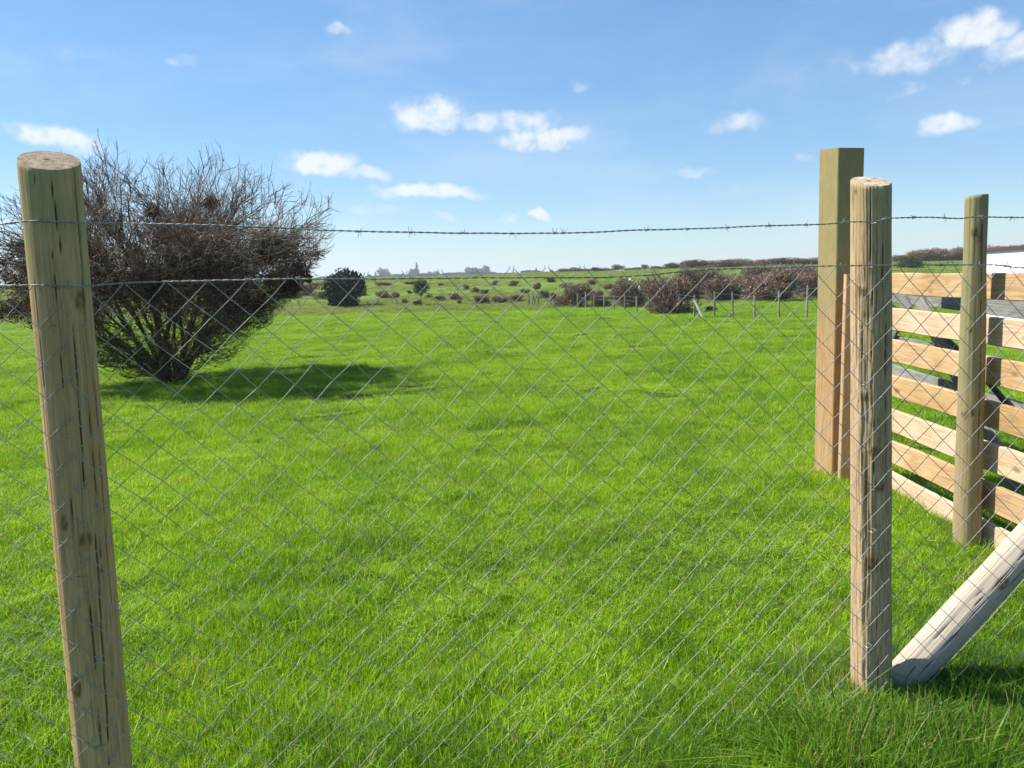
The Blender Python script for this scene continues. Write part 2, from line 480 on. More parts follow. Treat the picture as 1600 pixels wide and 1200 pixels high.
# ------------------------------------------------------------------ the ground, one sheet to the horizon
def build_ground():
    ys = [-60, -30, -15, -8, -4, -2, -1, 0]
    y = 0.25
    while y < 2600:
        ys.append(y)
        y += 0.16 + 0.022 * y
    ys.append(2700)
    us = np.concatenate([np.linspace(-9, -1.4, 14)[:-1], np.linspace(-1.4, 1.4, 151), np.linspace(1.4, 9, 14)[1:]])
    V, Fc = [], []
    for y in ys:
        w = max(y, 0) * 0.75 + 5
        for u in us:
            x = u * w
            V.append((x, y, H(x, y)))
    nu = len(us)
    for j in range(len(ys) - 1):
        for i in range(nu - 1):
            a = j * nu + i
            Fc.append((a, a + 1, a + nu + 1, a + nu))
    o = mesh_ob('ground', V, Fc, M_GROUND, smooth=True)
    tag(o, kind='structure')


build_ground()


# ------------------------------------------------------------------ grass
def set_bl(me, cols):
    a = me.color_attributes.new('bl', 'FLOAT_COLOR', 'POINT')
    a.data.foreach_set('color', np.asarray(cols, dtype=np.float32).ravel())


def grass_patch(name, n, rad, h0, h1, w, lean, mat, seed, segs=3):
    g = np.random.default_rng(seed)
    V, Fc, Cc = [], [], []
    tufts = g.normal(0, rad * 0.45, (max(6, n // 22), 2))
    for i in range(n):
        if i % 3:
            c = tufts[g.integers(len(tufts))] + g.normal(0, 0.022, 2)
        else:
            c = g.normal(0, rad * 0.55, 2)
        h = h0 + (h1 - h0) * g.beta(1.6, 2.2)
        a = g.uniform(0, 2 * math.pi)
        ln = abs(g.normal(0, lean))
        dx, dy = math.cos(a) * ln, math.sin(a) * ln
        sa = a + math.pi / 2 + g.normal(0, 0.5)
        sx, sy = math.cos(sa), math.sin(sa)
        ww = w * g.uniform(0.6, 1.3)
        rnd, rs = g.random(), g.random()
        b = len(V)
        for k in range(segs):
            t = k / segs
            hh = h * (t - 0.25 * ln * t * t)
            ox, oy = c[0] + dx * h * t * t, c[1] + dy * h * t * t
            hw = ww * (1 - 0.55 * t * t)
            V.append((ox - sx * hw, oy - sy * hw, hh - 0.01))
            V.append((ox + sx * hw, oy + sy * hw, hh - 0.01))
            Cc += [(rnd, rs, max(0, 1 - 2.2 * t), 1)] * 2
        V.append((c[0] + dx * h, c[1] + dy * h, h * (1 - 0.25 * ln)))
        Cc.append((rnd, rs, 0, 1))
        for k in range(segs - 1):
            q = b + 2 * k
            Fc.append((q, q + 1, q + 3, q + 2))
        q = b + 2 * (segs - 1)
        Fc.append((q, q + 1, q + 2))
    me = bpy.data.meshes.new(name)
    me.from_pydata(V, [], Fc)
    set_bl(me, Cc)
    me.materials.append(mat)
    return bpy.data.objects.new(name, me)


def scatter(name, coll, pts, rots, scls, idxs, kindlabel):
    me = bpy.data.meshes.new(name)
    me.from_pydata(pts, [], [])
    a = me.attributes.new('rot', 'FLOAT_VECTOR', 'POINT')
    a.data.foreach_set('vector', np.asarray(rots, dtype=np.float32).ravel())
    a = me.attributes.new('scl', 'FLOAT_VECTOR', 'POINT')
    a.data.foreach_set('vector', np.asarray(scls, dtype=np.float32).ravel())
    a = me.attributes.new('idx', 'INT', 'POINT')
    a.data.foreach_set('value', np.asarray(idxs, dtype=np.int32))
    o = bpy.data.objects.new(name, me)
    C.objects.link(o)
    ng = bpy.data.node_groups.new(name + '_spread', 'GeometryNodeTree')
    ng.interface.new_socket('Geometry', in_out='INPUT', socket_type='NodeSocketGeometry')
    ng.interface.new_socket('Geometry', in_out='OUTPUT', socket_type='NodeSocketGeometry')
    gi = ng.nodes.new('NodeGroupInput')
    go = ng.nodes.new('NodeGroupOutput')
    ci = ng.nodes.new('GeometryNodeCollectionInfo')
    ci.inputs['Collection'].default_value = coll
    ci.inputs['Separate Children'].default_value = True
    ci.inputs['Reset Children'].default_value = True
    ip = ng.nodes.new('GeometryNodeInstanceOnPoints')
    ip.inputs['Pick Instance'].default_value = True

    def named(nm, ty):
        n = ng.nodes.new('GeometryNodeInputNamedAttribute')
        n.data_type = ty
        n.inputs['Name'].default_value = nm
        return n.outputs['Attribute']
    L = ng.links.new
    L(gi.outputs[0], ip.inputs['Points'])
    L(ci.outputs[0], ip.inputs['Instance'])
    L(named('idx', 'INT'), ip.inputs['Instance Index'])
    e2r = ng.nodes.new('FunctionNodeEulerToRotation')
    L(named('rot', 'FLOAT_VECTOR'), e2r.inputs[0])
    L(e2r.outputs[0], ip.inputs['Rotation'])
    L(named('scl', 'FLOAT_VECTOR'), ip.inputs['Scale'])
    L(ip.outputs[0], go.inputs[0])
    md = o.modifiers.new('spread', 'NODES')
    md.node_group = ng
    tag(o, kindlabel, kind='stuff')
    return o


def lush(x, y):
    v = 0.5 + 0.5 * fbm(x, y, 1.1, 4) + 0.5 * fbm(x, y, 0.3, 6) + 0.3 * fbm(x, y, 4.5, 8)
    return v


def build_grass():
    coll = bpy.data.collections.new('turf_patches')
    NP = 7
    for k in range(NP):
        coll.objects.link(grass_patch('turf_patch', 950, 0.26, 0.026, 0.086, 0.0016, 0.6, M_GRASS, 100 + k))
    pts, rots, scls, idxs = [], [], [], []
    for k in range(3):
        coll.objects.link(grass_patch('turf_patch_hill', 420, 0.26, 0.035, 0.13, 0.0026, 0.7, M_HILLG, 150 + k))
    bands = [(1.2, 7, 0.115, 1.0), (7, 16, 0.19, 1.15), (16, 32, 0.34, 1.5), (32, 62, 0.62, 2.1), (62, 132, 1.15, 2.6)]
    for (ya, yb, sp, sc) in bands:
        y = ya
        while y < yb:
            w = y * 0.78 + 1.0
            x = -w
            while x < w:
                px, pyy = x + random.uniform(-.5, .5) * sp, y + random.uniform(-.5, .5) * sp
                lu = lush(px, pyy)
                if y > 62:
                    lu = 0.5 + 0.8 * fbm(px, pyy, 5, 4)
                hs = max(0.25, 0.60 + 1.25 * (lu - 0.5)) * random.uniform(0.85, 1.15)
                if lu > 0.22 or random.random() < 0.3:
                    pts.append((px, pyy, H(px, pyy)))
                    rots.append((random.gauss(0, 0.1), random.gauss(0, 0.1), random.uniform(0, 6.283)))
                    s = sc * random.uniform(0.85, 1.2)
                    scls.append((s, s, (0.75 + 0.25 * sc) * hs))
                    idxs.append(random.randrange(NP) if pyy < 45 + 3 * fbm(px, 0, 20, 5) else NP + random.randrange(3))
                x += sp
            y += sp
    scatter('pasture_grass', coll, pts, rots, scls, idxs, 'short bright green grazed grass covering the whole field')
    n1 = len(pts)
    # taller clumps: along the fence foot and as tussocks in the field
    coll2 = bpy.data.collections.new('tall_patches')
    for k in range(5):
        coll2.objects.link(grass_patch('tall_patch', 150, 0.12, 0.07, 0.24, 0.0026, 0.8, M_TALL, 200 + k, 4))
    pts, rots, scls, idxs = [], [], [], []

    def put(x, y, s):
        pts.append((x, y, H(x, y) - 0.005))
        rots.append((random.gauss(0, 0.12), random.gauss(0, 0.12), random.uniform(0, 6.283)))
        scls.append((s * random.uniform(.9, 1.3),) * 2 + (s * random.uniform(0.7, 1.15),))
        idxs.append(random.randrange(5))
    for _ in range(900):                       # fence foot, lusher by the right-hand post and the log
        u = random.uniform(-0.6, 4.2)
        d = random.gauss(0.05, 0.16)
        x, y = FL.x + FD.x * u + FN.x * d, FL.y + FD.y * u + FN.y * d
        put(x, y, random.uniform(0.35, 0.62) * (0.75 + 0.3 * sstep(1.4, 2.6, u)))
    for _ in range(800):                       # corner in front of the log
        x, y = random.uniform(0.9, 2.4), random.uniform(1.75, 2.75)
        put(x, y, random.uniform(0.5, 1.0) * (0.62 if y > 2.28 else 1))
    for (bx, by, br, n) in ((PR.x, PR.y, .1, 40), (PT.x, PT.y, .12, 25), (2.33, 5.3, .2, 30), (-5.26, 11.9, .7, 260)):
        for _ in range(n):
            put(bx + random.gauss(0, br), by + random.gauss(0, br), random.uniform(.25, .5))
    for _ in range(150):                       # along the foot of the rails
        put(2.47 + random.gauss(0, .1), random.uniform(3.2, 5.6), random.uniform(.25, .5))
    for _ in range(14000):                     # tussocks
        y = 2.2 + 26 * random.random() ** 1.6
        x = random.uniform(-1, 1) * (y * 0.75 + 0.6)
        if lush(x, y) > 0.80 and random.random() < 0.55:
            put(x, y, random.uniform(0.35, 0.62))
    scatter('tall_grass', coll2, pts, rots, scls, idxs, 'longer darker green grass in clumps at the fence foot')
    print('grass instances', n1, len(pts))


# fence line: two round posts
PL = Vector((-1.18, 2.0, 0))
PR = Vector((1.22, 2.5, 0))
PT = Vector((2.41, 3.95, 0))
FL = PL.copy()
FD = (PR - PL).normalized()
FN = Vector((FD.y, -FD.x, 0))         # towards the camera
build_grass()


# ------------------------------------------------------------------ round posts
def round_post(name, base, top, r0, r1, mats, cut=(0.0, 0.0), cracks=(), knots=(), nseg=140, nz=150, rough=0.0012,
               bury=0.25, seed=1, lumps=0.0, chips=0.0):
    base, top = Vector(base), Vector(top)
    ax = (top - base).normalized()
    L = (top - base).length
    tocam = (EYE - base)
    tocam.z = 0
    e1 = (tocam - ax * tocam.dot(ax)).normalized()
    e2 = ax.cross(e1)
    mw = Matrix((e1, e2, ax)).transposed().to_4x4()
    mw.translation = base
    V, Fc, Mk = [], [], []
    zs = np.linspace(-bury, L, nz)
    ang = np.linspace(-math.pi, math.pi, nseg, endpoint=False)
    for iz, z in enumerate(zs):
        t = max(0.0, z / L)
        rr = r0 + (r1 - r0) * t + lumps * noise.noise(Vector((z * 2.3, seed, 0)))
        top_k = sstep(L - 0.12, L, z)
        for a in ang:
            ca, sa = math.cos(a), math.sin(a)
            r = rr + rough * 1.5 * noise.noise(Vector((ca * 3, sa * 3, z * 1.2 + seed * 7)))
            r += rough * noise.noise(Vector((ca * 14, sa * 14, z * 1.5 + seed)))
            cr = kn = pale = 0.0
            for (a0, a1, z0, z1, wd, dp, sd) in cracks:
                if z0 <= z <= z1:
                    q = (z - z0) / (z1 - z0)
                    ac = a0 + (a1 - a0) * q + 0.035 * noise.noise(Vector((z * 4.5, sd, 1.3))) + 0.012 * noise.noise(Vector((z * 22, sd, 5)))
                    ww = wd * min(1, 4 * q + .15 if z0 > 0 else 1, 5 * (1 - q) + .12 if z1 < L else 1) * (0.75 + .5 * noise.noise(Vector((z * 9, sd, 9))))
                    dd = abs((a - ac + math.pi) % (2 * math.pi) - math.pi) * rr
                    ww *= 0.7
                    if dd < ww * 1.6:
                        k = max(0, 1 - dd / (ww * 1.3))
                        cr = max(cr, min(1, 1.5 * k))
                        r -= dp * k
            for (ka, kz, kw, kh, kd) in knots:
                da = ((a - ka + math.pi) % (2 * math.pi) - math.pi) * rr / kw
                dz = (z - kz) / kh
                d = math.hypot(da, dz)
                if d < 1.9:
                    r += kd * math.exp(-d * d * 0.8)
                    if 0.62 < d < 1.12:
                        kn = max(kn, 0.85)
                        r -= abs(kd) * .35
                    elif d <= 0.62:
                        kn = max(kn, 0.55)
                    else:
                        kn = max(kn, 0.35 * (1.9 - d))
            if chips:
                n = noise.noise(Vector((ca * 7, sa * 7, z * 9 + seed * 3)))
                n2 = noise.noise(Vector((ca * 22, sa * 22, z * 7 + seed)))
                v = n * 0.7 + n2 * 0.6 - 0.16
                if v > 0 and z < L * 0.85:
                    r -= min(0.0035, v * chips)
                    pale = min(0.45, v * 1.6)
                    if v < 0.05:
                        kn = max(kn, 0.5)
            zz = z
            x, y = r * ca, r * sa
            zz += top_k * (-cut[0] * x - cut[1] * y)
            if iz == nz - 1:
                x *= 0.985
                y *= 0.985
            V.append((x, y, zz))
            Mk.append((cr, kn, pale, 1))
    for j in range(nz - 1):
        for i in range(nseg):
            i2 = (i + 1) % nseg
            Fc.append((j * nseg + i, j * nseg + i2, (j + 1) * nseg + i2, (j + 1) * nseg + i))
    side = len(Fc)
    last = (nz - 1) * nseg
    prev = [last + i for i in range(nseg)]
    for fr in (0.93, 0.7, 0.4, 0.12):
        b = len(V)
        for i in range(nseg):
            x, y, z = V[last + i]
            x, y = x * fr, y * fr
            V.append((x, y, L - cut[0] * x - cut[1] * y + 0.0008 * noise.noise(Vector((x * 60, y * 60, seed)))))
            Mk.append((0, 0, 0, 1))
        cur = [b + i for i in range(nseg)]
        for i in range(nseg):
            i2 = (i + 1) % nseg
            Fc.append((prev[i], prev[i2], cur[i2], cur[i]))
        prev = cur
    Fc.append(tuple(prev))
    o = mesh_ob(name, V, Fc, mats)
    me = o.data
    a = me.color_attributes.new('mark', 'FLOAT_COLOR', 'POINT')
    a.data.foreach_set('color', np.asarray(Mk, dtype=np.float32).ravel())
    mi = np.zeros(len(Fc), dtype=np.int32)
    mi[side:] = 1
    me.polygons.foreach_set('material_index', mi)
    sm = np.ones(len(Fc), dtype=bool)
    sm[side:] = False
    me.polygons.foreach_set('use_smooth', sm)
    o.matrix_world = mw
    o['len'] = L
    del o['len']
    return o


def zz_of(base, top, px, py):
    """height along a post of the point seen at pixel row py"""
    base, top = Vector(base), Vector(top)
    best, bz = 1e9, 0
    for i in range(400):
        q = base + (top - base) * (i / 399)
        d = abs(proj(q)[1] - py)
        if d < best:
            best, bz = d, (top - base).length * i / 399
    return bz


zg = H(PL.x, PL.y)
L_base = at_y(181, 1400, 2.0)
L_top = at_y(77, 250, 2.0)
ax = (L_top - L_base).normalized()
L_base = L_top - ax * ((L_top.z - zg) / ax.z)
zl = lambda y: zz_of(L_base, L_top, 0, y)
LL = (L_top - L_base).length
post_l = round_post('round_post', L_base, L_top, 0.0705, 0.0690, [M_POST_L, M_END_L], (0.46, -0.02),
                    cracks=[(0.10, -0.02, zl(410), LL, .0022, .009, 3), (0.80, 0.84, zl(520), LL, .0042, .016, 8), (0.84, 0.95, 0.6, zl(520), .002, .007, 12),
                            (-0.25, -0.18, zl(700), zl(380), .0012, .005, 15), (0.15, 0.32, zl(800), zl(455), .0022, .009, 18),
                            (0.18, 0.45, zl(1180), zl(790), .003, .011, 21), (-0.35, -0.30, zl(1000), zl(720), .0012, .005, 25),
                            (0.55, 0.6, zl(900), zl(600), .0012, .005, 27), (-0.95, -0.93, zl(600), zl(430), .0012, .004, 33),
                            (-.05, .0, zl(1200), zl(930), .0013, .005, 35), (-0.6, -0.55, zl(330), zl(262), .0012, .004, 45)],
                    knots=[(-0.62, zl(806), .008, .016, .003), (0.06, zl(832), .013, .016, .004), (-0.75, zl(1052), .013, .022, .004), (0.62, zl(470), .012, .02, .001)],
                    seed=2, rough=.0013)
tag(post_l, 'thick green-stained round fence post with long dark splits, in front of the bare bush', 'fence post')

R_base = Vector((PR.x, PR.y, H(PR.x, PR.y)))
R_top = at_y(1361, 283, 2.5)
LR = (R_top - R_base).length
zr = lambda y: zz_of(R_base, R_top, 0, y)
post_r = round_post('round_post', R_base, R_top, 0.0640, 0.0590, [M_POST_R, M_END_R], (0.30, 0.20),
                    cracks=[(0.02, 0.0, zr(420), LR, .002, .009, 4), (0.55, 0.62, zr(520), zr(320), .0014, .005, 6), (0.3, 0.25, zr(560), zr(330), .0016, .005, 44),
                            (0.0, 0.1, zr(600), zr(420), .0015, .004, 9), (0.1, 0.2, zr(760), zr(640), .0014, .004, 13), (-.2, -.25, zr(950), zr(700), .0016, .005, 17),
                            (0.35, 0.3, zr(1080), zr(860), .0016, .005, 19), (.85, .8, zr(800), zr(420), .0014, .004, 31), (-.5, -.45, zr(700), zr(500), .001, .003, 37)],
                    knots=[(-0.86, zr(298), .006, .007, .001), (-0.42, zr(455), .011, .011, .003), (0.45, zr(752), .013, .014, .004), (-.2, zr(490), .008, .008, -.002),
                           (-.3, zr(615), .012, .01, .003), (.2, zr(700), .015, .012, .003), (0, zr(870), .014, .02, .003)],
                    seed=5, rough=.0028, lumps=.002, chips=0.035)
tag(post_r, 'rough round fence post with flaking sandy surface standing just before the tall squared post', 'fence post')

T_base = Vector((PT.x, PT.y, H(PT.x, PT.y)))
T_top = at_y(1526, 306, 3.99)
LT = (T_top - T_base).length
zt = lambda y: zz_of(T_base, T_top, 0, y)
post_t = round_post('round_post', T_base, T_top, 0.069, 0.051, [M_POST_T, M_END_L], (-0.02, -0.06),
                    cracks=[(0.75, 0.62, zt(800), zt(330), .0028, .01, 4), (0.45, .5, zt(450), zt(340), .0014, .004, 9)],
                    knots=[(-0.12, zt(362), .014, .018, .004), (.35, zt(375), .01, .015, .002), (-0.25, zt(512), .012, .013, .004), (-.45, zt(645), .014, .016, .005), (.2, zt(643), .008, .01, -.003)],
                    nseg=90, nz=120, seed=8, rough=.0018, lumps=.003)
tag(post_t, 'narrow tapering greenish round post nailed to the horizontal timber rails', 'fence post')

# ------------------------------------------------------------------ squared gate post
def box_mesh(sx, sy, sz, bev=0.004, warp=0.0, cuts=1, axis=0, seed=0.0):
    """a bevelled board centred on the origin, cut along one axis so that it can bow"""
    dims = [sx, sy, sz]
    ax_, b_, c_ = axis, (axis + 1) % 3, (axis + 2) % 3
    hb, hc = dims[b_] / 2, dims[c_] / 2
    prof = [(-hb + bev, -hc), (hb - bev, -hc), (hb, -hc + bev), (hb, hc - bev), (hb - bev, hc), (-hb + bev, hc), (-hb, hc - bev), (-hb, -hc + bev)]
    V, Fc = [], []
    for i in range(cuts + 1):
        t = -dims[ax_] / 2 + dims[ax_] * i / cuts
        wb = warp * noise.noise(Vector((t * 1.3, seed, 0)))
        wc = warp * noise.noise(Vector((t * 1.3, seed, 40)))
        for (pb, pc) in prof:
            v = [0, 0, 0]
            v[ax_], v[b_], v[c_] = t, pb + wb, pc + wc + warp * .35 * noise.noise(Vector((t * 3, pc * 9, seed)))
            V.append(tuple(v))
    for i in range(cuts):
        for k in range(8):
            k2 = (k + 1) % 8
            Fc.append((i * 8 + k, i * 8 + k2, (i + 1) * 8 + k2, (i + 1) * 8 + k))
    Fc.append(tuple(reversed(range(8))))
    Fc.append(tuple(cuts * 8 + k for k in range(8)))
    return V, Fc


SQ = 0.205
sq_c = Vector((2.325, 5.43, 0))
sq_h = 2.335
V, Fc = box_mesh(SQ, SQ, sq_h + 0.3, 0.006, 0.003, 12, axis=2, seed=3)
V = [(x, y, z + sq_h / 2 - 0.15) for x, y, z in V]
top = max(v[2] for v in V)
V = [(x - (0.012 if z > top - .3 and x > 0 and y > 0 else 0), y, z - (0.020 * (0.1 - y) / .2 if z > top - .01 else 0)) for x, y, z in V]
sq = mesh_ob('gate_post', V, Fc, M_POST_S)
a = sq.data.color_attributes.new('mark', 'FLOAT_COLOR', 'POINT')
a.data.foreach_set('color', [0.0, 0.0, 0.0, 1.0] * len(sq.data.vertices))
sq.location = (sq_c.x, sq_c.y, H(sq_c.x, sq_c.y))
sq.rotation_euler = (R_(-0.2), R_(-0.4), R_(14.5))
tag(sq, 'tall squared gate post of green-stained sawn timber, the tallest post', 'gate post')

# ------------------------------------------------------------------ rail fence
RX = 2.492
fence = empty('rail_fence', (RX, 4.3, H(RX, 4.3)))
tag(fence, 'new pale timber fence of horizontal rails running behind the narrow round post', 'rail fence')
tops = [1.440, 1.213, 1.005, 0.777, 0.556, 0.347, 0.135]
bots = [1.300, 1.065, 0.857, 0.632, 0.404, 0.195, -0.03]
ya, yb = 2.95, 5.30
for i, (zt_, zb_) in enumerate(zip(tops, bots)):
    V, Fc = box_mesh(yb - ya, 0.032, zt_ - zb_ - 0.004, 0.005, 0.010, 14, axis=0, seed=i * 3.1)
    r = mesh_ob('rail', V, Fc, M_RAIL, fence)
    r.location = Vector((RX + 0.016, (ya + yb) / 2, (zt_ + zb_) / 2)) - fence.location
    r.rotation_euler = (0, R_(random.uniform(-.25, .25)), R_(90 + random.uniform(-.15, .15)))
V, Fc = box_mesh(0.15, 0.036, 1.62, 0.004, 0.003, 8, axis=2, seed=9)
bpy.context.view_layer.update()
bt = mesh_ob('batten', V, Fc, M_BATTEN, sq)
bt.matrix_world = Matrix.Translation((2.336, 5.235, 0.63)) @ Matrix.Rotation(R_(12), 4, 'Z')

# ------------------------------------------------------------------ bleached bracing log
def at_fence(px, py, off=0.0):
    d = ray(px, py)
    q = FL + FN * off
    k = (q - EYE).dot(FN) / d.dot(FN)
    return EYE + d * k


S0, S1 = at_fence(1418, 1052, -0.01), at_fence(1598, 858, -0.01)
sd = (S1 - S0).normalized()
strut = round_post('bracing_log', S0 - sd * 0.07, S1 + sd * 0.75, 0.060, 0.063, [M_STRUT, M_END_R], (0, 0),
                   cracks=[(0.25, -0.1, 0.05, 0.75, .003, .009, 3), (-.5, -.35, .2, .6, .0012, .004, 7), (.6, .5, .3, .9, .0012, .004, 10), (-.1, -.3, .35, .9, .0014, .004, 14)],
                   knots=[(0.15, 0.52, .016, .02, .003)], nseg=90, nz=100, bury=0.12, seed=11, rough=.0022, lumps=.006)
tag(strut, 'bleached grey log slanting up from the foot of the flaking round post', 'log')

# ------------------------------------------------------------------ chain-link mesh
def build_mesh():
    W, Hc, rad = 0.1015, 0.0950, 0.0011
    root = empty('chain_link_mesh', FL + FN * 0.074)
    tag(root, 'sagging galvanised chain-link mesh strung between the round posts', 'wire mesh')
    u0, u1 = -0.52, 4.1
    n = int((u1 - u0) / (W / 2))

    def warp(u, z):
        du = 0.013 * noise.noise(Vector((u * 1.1, z * 1.3, 3))) + 0.008 * noise.noise(Vector((u * 5, z * 5, 8)))
        dz = 0.018 * noise.noise(Vector((u * 0.9, z * 1.1, 13))) + 0.008 * noise.noise(Vector((u * 6, z * 6, 18)))
        dn = 0.010 * noise.noise(Vector((u * 1.5, z * 1.6, 23))) + 0.0025 * noise.noise(Vector((u * 9, z * 9, 28)))
        k = min(abs(u), abs(u - (PR - PL).length)) / .25
        return du, dz, dn * min(1, k)
    ztop_pts = [(-.6, MZ0), (0.0, MZ0), (1.2, MZ1), (2.37, MZ2), (4.2, MZ3)]

    def ztop(u):
        for (a, za), (b, zb) in zip(ztop_pts, ztop_pts[1:]):
            if u <= b:
                return za + (zb - za) * (u - a) / (b - a)
        return ztop_pts[-1][1]
    for i in range(n):
        V, Fc = [], []
        uc = u0 + i * W / 2
        rows = int((ztop(uc) + 0.02) / (Hc / 2)) + 1
        pts = []
        for j in range(rows + 1):
            s = (i + j) % 2
            u = uc + s * W / 2
            z = ztop(uc) - j * Hc / 2
            nxt = 1 if (i + j) % 2 else -1
            # leg above ends at this corner, rounded in a short flat bend; legs alternate front and back
            sgn = 1 if s else -1
            for (cu, cz, cn) in ((-0.0035 * sgn, 0.003, -0.0022 * sgn), (0.0012 * sgn, 0.0, 0.0), (-0.0035 * sgn, -0.003, 0.0022 * sgn)):
                du, dz, dn = warp(u, z)
                pts.append(FD * (u + du + cu) + FN * (dn + cn) + Vector((0, 0, z + dz + cz - root.location.z)))
        if len(pts) < 4:
            continue
        # knuckle: the cut end is bent over its neighbour at the top
        p0 = pts[0]
        e = FD * (0.0035 if i % 2 == 0 else -0.0035)
        pts = [p0 + e + Vector((0, 0, 0.004)), p0 + Vector((0, 0, -0.001))] + pts[3:]
        tube(V, Fc, pts, rad, 5, cap=False)
        mesh_ob('wire', V, Fc, M_WIRE, root, smooth=True)


def zf(px, py):
    return at_fence(px, py, 0.074).z


MZ0 = zf(75, 446)
MZ1 = zf(700, 429)
MZ2 = zf(1360, 413)
MZ3 = zf(1590, 412)
build_mesh()


# ------------------------------------------------------------------ barbed wires
def cat_pts(pix, off):
    ctrl = [at_fence(x, y, off(x) if callable(off) else off) for x, y in pix]
    out = []
    for k in range(len(ctrl) - 1):
        p0, p1, p2, p3 = ctrl[max(k - 1, 0)], ctrl[k], ctrl[k + 1], ctrl[min(k + 2, len(ctrl) - 1)]
        n = max(6, int((p2 - p1).length / 0.004))
        for i in range(n):
            t = i / n
            out.append(0.5 * ((2 * p1) + (p2 - p0) * t + (2 * p0 - 5 * p1 + 4 * p2 - p3) * t * t + (3 * p1 - p0 - 3 * p2 + p3) * t ** 3))
    out.append(ctrl[-1])
    return out


def barbed(pix, barbs, off, label, pitch, rad=0.00125, sep=0.0013, jig=0.0015):
    path = cat_pts(pix, off)
    root = empty('barbed_wire', path[0])
    tag(root, label, 'barbed wire')
    for ph in (0, math.pi):
        V, Fc = [], []
        s = 0
        pts = []
        for i, p in enumerate(path):
            if i:
                s += (p - path[i - 1]).length
            tdir = (path[min(i + 1, len(path) - 1)] - path[max(i - 1, 0)]).normalized()
            n1 = FN
            n2 = tdir.cross(n1).normalized()
            an = ph + s * 2 * math.pi / pitch
            j = Vector((0, 0, jig * noise.noise(Vector((s * 9, 2.2, 4)))))
            pts.append(p + (n1 * math.cos(an) + n2 * math.sin(an)) * sep + j - root.location)
        tube(V, Fc, pts, rad, 5)
        mesh_ob('strand', V, Fc, M_BARB, root, smooth=True)
    for (bx, k) in barbs:
        i = min(range(len(path)), key=lambda q: abs(proj(path[q])[0] - bx))
        p = path[i] - root.location
        tdir = (path[min(i + 1, len(path) - 1)] - path[max(i - 1, 0)]).normalized()
        n1, n2 = FN, tdir.cross(FN).normalized()
        V, Fc = [], []
        for q in range(2):
            a0 = random.uniform(0, 6.28)
            pts = []
            rr = 0.0030
            for t in range(11):
                an = a0 + t * 2 * math.pi * 1.6 / 10
                pts.append(p + tdir * ((t - 5) * 0.0007 + (q - .5) * 0.004) + (n1 * math.cos(an) + n2 * math.sin(an)) * rr)
            tl = 0.016 * k
            d0 = ((pts[0] - pts[1]).normalized() + tdir * random.uniform(-.5, .5)).normalized()
            d1 = ((pts[-1] - pts[-2]).normalized() + tdir * random.uniform(-.5, .5)).normalized()
            pts = [pts[0] + d0 * tl] + pts + [pts[-1] + d1 * tl]
            tube(V, Fc, pts, [0.0004] + [0.00095] * 11 + [0.0004], 4)
        mesh_ob('barb', V, Fc, M_BARB, root)


U_OFF = 0.0765
barbed([(-60, 352), (0, 350), (40, 346), (85, 346), (135, 348), (240, 350), (330, 352), (440, 356), (545, 361), (640, 363), (760, 364.5), (880, 364), (1000, 359.5),
        (1070, 357.5), (1130, 356), (1200, 352.5), (1285, 350.5), (1330, 347), (1365, 346.5), (1392, 341), (1450, 339.5), (1500, 341.5), (1525, 339), (1610, 340), (1680, 339)],
       [(17, .5), (70, .6), (181, .4), (304, .6), (400, .4), (562, 1.1), (643, 1), (723, .7), (799, 1), (867, .9), (881, 1), (1010, .8), (1075, .9), (1138, 1), (1201, .8), (1260, .9), (1317, .9),
        (1381, .7), (1427, .9), (1477, .9), (1530, .8), (1580, .8)], U_OFF, 'upper barbed wire strand crossing the open sky between the posts', 0.042)
barbed([(-60, 448), (0, 446.5), (65, 446), (100, 447), (135, 447), (200, 442), (330, 438.5), (470, 435.5), (580, 436), (700, 434.5), (870, 433.5), (950, 433), (1005, 430.5), (1060, 424.5),
        (1100, 421.5), (1180, 419), (1290, 416), (1395, 414.5), (1480, 414), (1555, 414), (1590, 418.5), (1615, 417), (1680, 416)],
       [(84, .9), (103, 1), (136, .4), (386, .8), (466, .5), (1121, .8), (1160, .5), (1470, .5), (1572, .4)], U_OFF,
       'lower barbed wire strand threaded along the top edge of the chain-link mesh', 0.05)

# staples
def staple(parent, p, ang=0.2):
    V, Fc = [], []
    d = (FD * math.cos(ang) + Vector((0, 0, 1)) * math.sin(ang))
    pts = [p - d * 0.009 - FN * 0.02, p - d * 0.009 + FN * 0.002, p - d * 0.006 + FN * 0.0045, p + d * 0.006 + FN * 0.0045, p + d * 0.009 + FN * 0.002, p + d * 0.009 - FN * 0.02]
    inv = parent.matrix_world.inverted()
    tube(V, Fc, [inv @ q for q in pts], 0.0016, 5)
    mesh_ob('staple', V, Fc, M_STAPLE, parent, smooth=True)


bpy.context.view_layer.update()
for (x, y) in ((81, 508), (101, 680), (128, 901), (157, 1166), (70, 346)):
    staple(post_l, at_fence(x, y, 0.0735), -.1)
for (x, y) in ((1372, 347), (1352, 600), (1365, 830), (1358, 1010), (1366, 416)):
    staple(post_r, at_fence(x, y, 0.0735), .3)


# ------------------------------------------------------------------ old grey gate behind the rails
def plank(name, p0, p1, w, th, mat, parent, seed=0, up=Vector((0, 0, 1))):
    p0, p1 = Vector(p0), Vector(p1)
    V, Fc = box_mesh((p1 - p0).length, th, w, 0.003, 0.006, 6, axis=0, seed=seed)
    xd = (p1 - p0).normalized()
    yd = up.cross(xd).normalized()
    zd = xd.cross(yd)
    o = mesh_ob(name, V, Fc, mat, parent)
    mw = Matrix((xd, yd, zd)).transposed().to_4x4()
    mw.translation = (p0 + p1) / 2
    o.matrix_world = Matrix.Translation(-parent.location) @ mw
    return o


